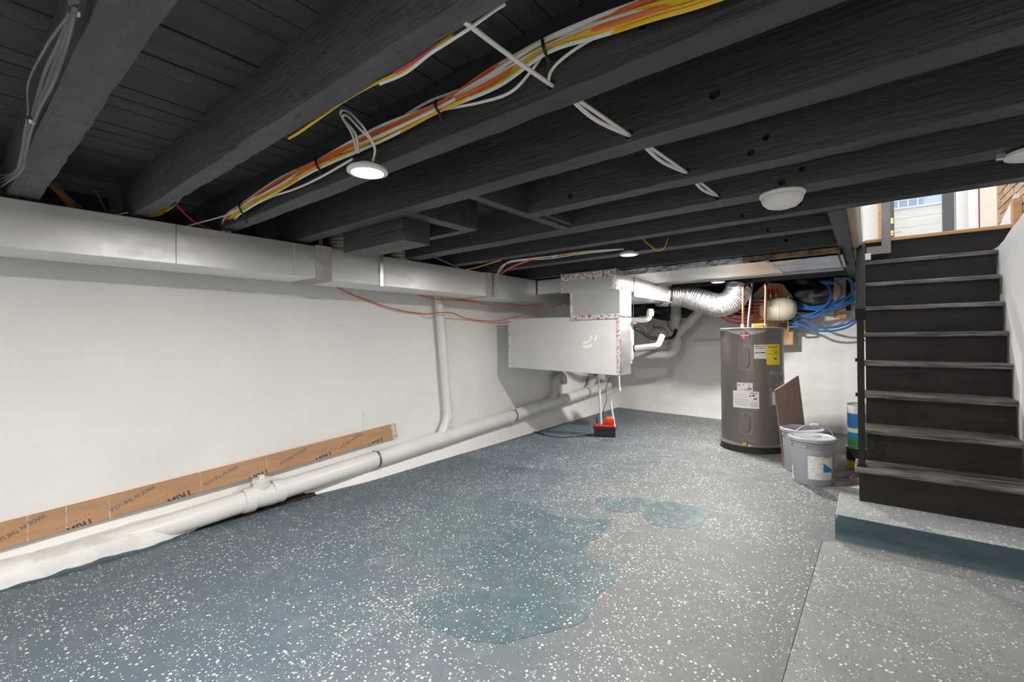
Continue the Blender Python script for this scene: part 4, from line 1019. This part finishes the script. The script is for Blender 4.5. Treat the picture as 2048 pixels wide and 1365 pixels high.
def can(c, r, h, bands, label):
    t = thing('paint_can', label, 'paint can', c)
    obj('can_body', MB().lathe([(0, 0), (r, 0), (r, h), (0, h)], Matrix.Translation(c), 28), 'silver', t, True)
    for z0, z1, m in bands: obj('label_band', MB().lathe([(r, z0*h), (r+.001, z0*h), (r+.001, z1*h), (r, z1*h)], Matrix.Translation(c), 28), m, t, True)
    obj('can_rim', MB().lathe([(r, h-.004), (r+.003, h-.003), (r+.003, h+.004), (r-.008, h+.004), (r-.008, h-.006), (0, h-.006)], Matrix.Translation(c), 28), 'wire', t, True)
c0 = onz(1722, 935, 0)
can(Vector((-.075, 5.05, 0)), .085, .19, [(.03, .4, 'yellow'), (.4, .97, 'rubber')], 'paint can with black and yellow label behind the stair post')
can(Vector((-.070, 5.06, .195)), .08, .17, [(.02, .45, 'green'), (.45, .75, 'blue'), (.75, .97, 'white')], 'green and blue paint can stacked behind the stair post')
can(Vector((-.072, 5.055, .371)), .08, .20, [(.02, .6, 'pex_b'), (.6, .97, 'white')], 'white and blue paint can on top of the stack')
ocp = [onz(1722, 949, .15), onz(1706, 952, .15), onz(1700, 957, .15), onz(1706, 963, .15), onz(1722, 966, .15)]
ocp = [onz(x, y, .008) for x, y in ((1730, 951), (1712, 950), (1701, 956), (1706, 963), (1720, 966), (1732, 966))]
cable('extension_cord', ocp, .006, 'cab_o', 'loop of orange cord on the floor left of the stairs', cat='cord')

# ------------------------------------------------------------------ cable bundle along a joist
YC = .978
nodes = [(1520, -62, 24), (1400, -12, 22), (1300, 18, 21), (1200, 52, 19), (1090, 93, 13), (985, 156, 20), (875, 214, 9), (760, 268, 14), (636, 329, 8), (560, 370, 12), (483, 418, 8), (462, 434, 9), (452, 452, 8), (456, 474, 8)]
RANK = ['lowest', 'second lowest', 'third lowest', 'fourth lowest', 'fifth lowest']
cols = ['y', 'w', 'y', 'y', 'o', 'y', 'w', 'y', 'o', 'w', 'o', 'w']
nmc = {'y': 'yellow', 'w': 'white', 'o': 'orange'}
for k, c in enumerate(cols):
    t0 = -1+2*k/(len(cols)-1); pts = []
    for i, (px, py, hw) in enumerate(nodes):
        a = nodes[max(i-1, 0)]; b = nodes[min(i+1, len(nodes)-1)]
        dx, dy = b[0]-a[0], b[1]-a[1]; L_ = math.hypot(dx, dy); nx, ny = -dy/L_, dx/L_
        tt = max(-1, min(1, t0+random.uniform(-.45, .45)*(0 if i < 3 else 1)))
        yy = YC-.006-random.uniform(0, .022)
        if i > 10: yy -= .01
        q_ = (px+nx*tt*hw, py+ny*tt*hw)
        pts.append(ony(*q_, yy) if i < 11 else onx(*q_, (-2.74, -2.89, -2.95)[i-11]))
    pts = [Vector((1.45, pts[0].y, pts[0].z+.01)), Vector((.75, pts[0].y-.004, pts[0].z-.012)), Vector((.2, pts[0].y, pts[0].z+.004))]+pts
    cable('%s_cable' % nmc[c], pts, .0052 if c != 'o' else .0056, 'cab_'+c, '%s %s cable of the thick bundle, counted at the top edge' % (RANK[cols[:k].count(c)], nmc[c]), 'bundled %s cables' % nmc[c])
cable('white_cable', [ony(1260, 40, YC), ony(1215, 62, YC), ony(1160, 92, YC+.005), ony(1120, 122, YC+.01), ony(1101, 145, YC+.012), ony(1097, 165, YC+.02)], .0042, 'cab_w', 'white cable dropping from the bundle into a joist hole')
cable('white_cable', [ony(1100, 88, YC), ony(1060, 145, YC), ony(1020, 185, YC-.005), ony(960, 205, YC), ony(880, 220, YC)], .0042, 'cab_w', 'white cable sagging below the bundle between two clips')
cable('white_cable', [ony(1085, 92, YC), ony(1010, 130, YC), ony(930, 175, YC), ony(850, 207, YC), ony(760, 262, YC), ony(640, 326, YC)], .0045, 'cab_w', 'white cable running straight along the top of the bundle')
cable('white_cable', [ony(705, 318, YC-.01), ony(640, 355, YC-.01), ony(590, 378, YC), ony(540, 395, YC), ony(490, 420, YC)], .0045, 'cab_w', 'white cable leaving the nearest lamp toward the duct')
for px, py in ((1090, 93), (875, 214), (636, 329), (483, 418)):
    t = thing('cable_tie', 'black cable tie on the bundle %s' % {1090: 'where the single white cable crosses', 875: 'halfway between lamp and top edge', 636: 'just left of the nearest lamp', 483: 'where the bundle drops to the duct'}[px], 'cable tie', ony(px, py, YC), 'black cable ties')
    hh_ = 20 if px > 1000 else 13
    obj('loop', MB().tube(spl([ony(px-3, py-hh_, YC+.02), ony(px-5, py-hh_*.6, YC-.035), ony(px-1, py+hh_*.4, YC-.038), ony(px+5, py+hh_*.95, YC-.01)], 6), .0045, 6), 'rubber', t, True)
    obj('tail', MB().tube([ony(px+3, py+hh_*.8, YC-.012), ony(px+10, py+hh_*2.1, YC+.01)], .006, 6), 'rubber', t, True)
# single cables crossing from joist to joist
zc_ = 1.868
cable('white_cable', [ony(930, 44, .665), ony(943, 54, .686), ony(1020, 112, .835), Vector((-.65, 1.0, 1.866)), Vector((-.648, 1.05, 1.868))], .0055, 'cab_w', 'single white cable crossing between the two joists nearest the bundle')
for (ya, yb, xa, xb, lab) in ((1.05, 1.44, -.636, -.612, 'in the bay beyond the bundle'), (1.48, 1.92, -.60, -.573, 'in the next bay'), (1.95, 2.33, -.568, -.556, 'in the bay nearest the dome fixture')):
    for s, sag in ((0, .002), (1, .014)):
        cable('white_cable', [Vector((xa-s*.006, ya, 1.866)), Vector(((xa+xb)/2-s*.012, ya+(yb-ya)*.45, 1.866-sag)), Vector((xb, yb, 1.866))], .0062, 'cab_w', '%s white cable of the pair crossing %s' % (('straight', 'sagging')[s], lab), 'cable pair crossing %s' % lab)
# wires along the far side of the second joist
for c, nm, pp in (('w', 'white', [(1010, 8), (992, 19), (943, 54), (899, 83), (860, 108), (811, 146), (760, 168)]),
                  ('y', 'yellow', [(905, 70), (880, 88), (860, 101), (811, 138), (741, 172), (684, 205), (640, 236), (600, 264), (578, 277)]),
                  ('p', 'pink', [(870, 90), (845, 110), (815, 131), (790, 145)])):
    cable('%s_cable' % nm, [ony(px, py, .688 if c != 'p' else .684) for px, py in pp], .0038, 'cab_'+c, '%s cable running under the edge of the second joist' % nm)
# dull grey cables at the far left
for k in range(4):
    px0 = k*9
    pts = [ony(150+px0*.5, -30, .165), ony(142+px0*.3, 22, .17-.004*k), ony((95, 118, 122, 132)[k], (90, 85, 95, 95)[k], .165-.008*(k == 0)), ony((58, 88, 95, 104)[k], (165, 150, 165, 170)[k], .16), ony((57, 66, 72, 80)[k], (225, 228, 222, 215)[k], .17), ony(50+k*4, 262, .172), ony(42+k*3, 310, .175), ony(28+k*4, 345, .175), ony(-10, 352+k*10, .172)]
    pts = [Vector((1.4, .17-.004*k, 1.90+.006*k)), Vector((.4, .172-.004*k, 1.88+.006*k)), Vector((-.5, .17-.004*k, 1.89+.006*k))]+pts
    cable('grey_cable', pts, .0036, 'cab_g', '%s grey cable on the leftmost joist' % ('bulging leftmost', 'second', 'third', 'rightmost')[k], 'grey cables on the leftmost joist')
for px, py, w_ in ((143, 24, 'upper'), (58, 240, 'lower')):
    tag(obj('cable_staple', MB().obox(ony(px+4, py, .168), (.055, .014, .012), Matrix.Rotation(.5, 3, 'Y'), .003), 'wire'), '%s metal staple over the grey cables' % w_, 'staple')
# wires lying on the duct and around it
ZD = 1.838
cable('white_cable', [onx(228, 432, -3.0), onx(260, 425, -3.0), onx(300, 426, -3.0), onx(330, 424, -2.98), onx(352, 408, -2.95), onx(372, 380, -2.9)], .004, 'cab_w', 'white cable lying over the trunk duct below the second joist')
for k in range(3):
    cable('yellow_cable', [onx(262+k*12, 436, -2.99), onx(290, 434-k*2, -2.98), onx(318, 430-k*3, -2.97), onx(334, 420-k*2, -2.95), onx(345, 414, -2.95)], .0045, 'cab_y', '%s yellow cable lying over the trunk duct below the second joist' % ('lowest', 'middle', 'upper')[k], 'yellow cables on the duct')
cable('pink_cable', [onx(352, 408, -2.93), onx(372, 430, -2.95), onx(392, 446, -2.97), onx(425, 460, -3.0)], .006, 'cab_p', 'pink cable dropping behind the trunk duct')
cable('white_cable', [onx(372, 453, -2.98), onx(420, 440, -2.88), onx(458, 429, -2.70), ony(487, 416, .955), ony(510, 404, .96)], .004, 'cab_w', 'white cable running from the bundle end across the duct')
for k in range(4):
    cable('brown_cable', [onx(98+k*6, 372-k*2, -3.0), onx(112+k*5, 384, -3.0), onx(126+k*6, 400, -3.02), onx(140+k*8, 416, -3.04)], .004, ('cab_db', 'cab_o', 'cab_db', 'cab_g')[k], '%s dim cable behind the duct at the end of the leftmost joist' % ('leftmost brown', 'orange-brown', 'right-hand brown', 'grey')[k], 'dim cables behind the duct')
cable('brown_cable', [onx(182, 380, -3.1), onx(194, 386, -3.1), onx(202, 404, -3.1), onx(214, 424, -3.1)], .003, 'cab_db', 'thin brown wire hanging behind the duct between two joists')
cable('blue_cable', [onz(866, 513, 1.836), onz(890, 524, 1.834), onz(910, 533, 1.833), onz(934, 544, 1.833)], .005, 'cab_bl', 'dark blue cable dropping behind the trunk duct')
cable('yellow_cable', [onz(922, 541, 1.833), onz(950, 536, 1.83), onz(980, 527, 1.828), onz(1003, 520, 1.832)], .005, 'cab_y', 'yellow cable reaching the trunk duct near its last joint')
for k in range(2):
    cable('white_cable', [onz(994+k*3, 548, 1.834), onz(1003+k*4, 533, 1.828), onz(1020, 525-k*2, 1.828), onz(1055, 520-k*2, 1.83), onz(1100, 517-k*4, 1.83), onz(1160, 508-k*3, 1.832), onz(1215, 502-k*2, 1.832), onz(1240, 499, 1.835), onz(1247, 499, 1.83)], .005, 'cab_w', '%s white cable feeding the lamp above the plenum' % ('lower', 'upper')[k], 'lamp feed cables')
cable('red_cable', [onz(1001, 549, 1.834), onz(1016, 538, 1.826), onz(1040, 527, 1.822), onz(1058, 521, 1.824), onz(1075, 516, 1.83)], .0085, 'pex_r', 'thick red cable arching up from the trunk duct')
cable('yellow_cable', [onz(1105, 514, 1.827), onz(1135, 508, 1.827), onz(1180, 502, 1.83)], .004, 'cab_y', 'yellow cable beside the lamp feed')
cable('yellow_cable', [ony(1286, 478, 3.2), ony(1296, 488, 3.2), ony(1310, 499, 3.2), ony(1320, 501, 3.2), ony(1330, 494, 3.2), ony(1336, 476, 3.25)], .005, 'cab_y', 'yellow cable drooping in a loop right of the plenum lamp')
cable('extension_cord', [onx(668, 572, -3.3), onx(720, 596, XW+.03), onx(790, 619, XW+.035), onx(848, 628, XW+.04), onx(878, 626, -3.25), onx(905, 627, -3.25), onx(935, 638, XW+.06), onx(985, 643, XW+.08), onx(1030, 635, -3.2), onx(1075, 622, -3.0), onx(1125, 608, -2.8)], .0065, 'cab_o', 'orange cord sagging along the wall over the vent pipe')
cable('extension_cord', [onx(836, 589, -3.25), onx(870, 598, -3.22), onx(910, 601, -3.22), onx(960, 606, -3.22), onx(1010, 616, -3.2), onx(1050, 612, -3.15), onx(1100, 608, -3.05)], .0065, 'cab_o', 'orange cord running just under the trunk duct')
cable('extension_cord', [onx(840, 592, -3.26), onx(880, 600, -3.23), onx(930, 600, -3.22), onx(955, 604, -3.22)], .005, 'pex_r', 'short red cord just under the trunk duct')
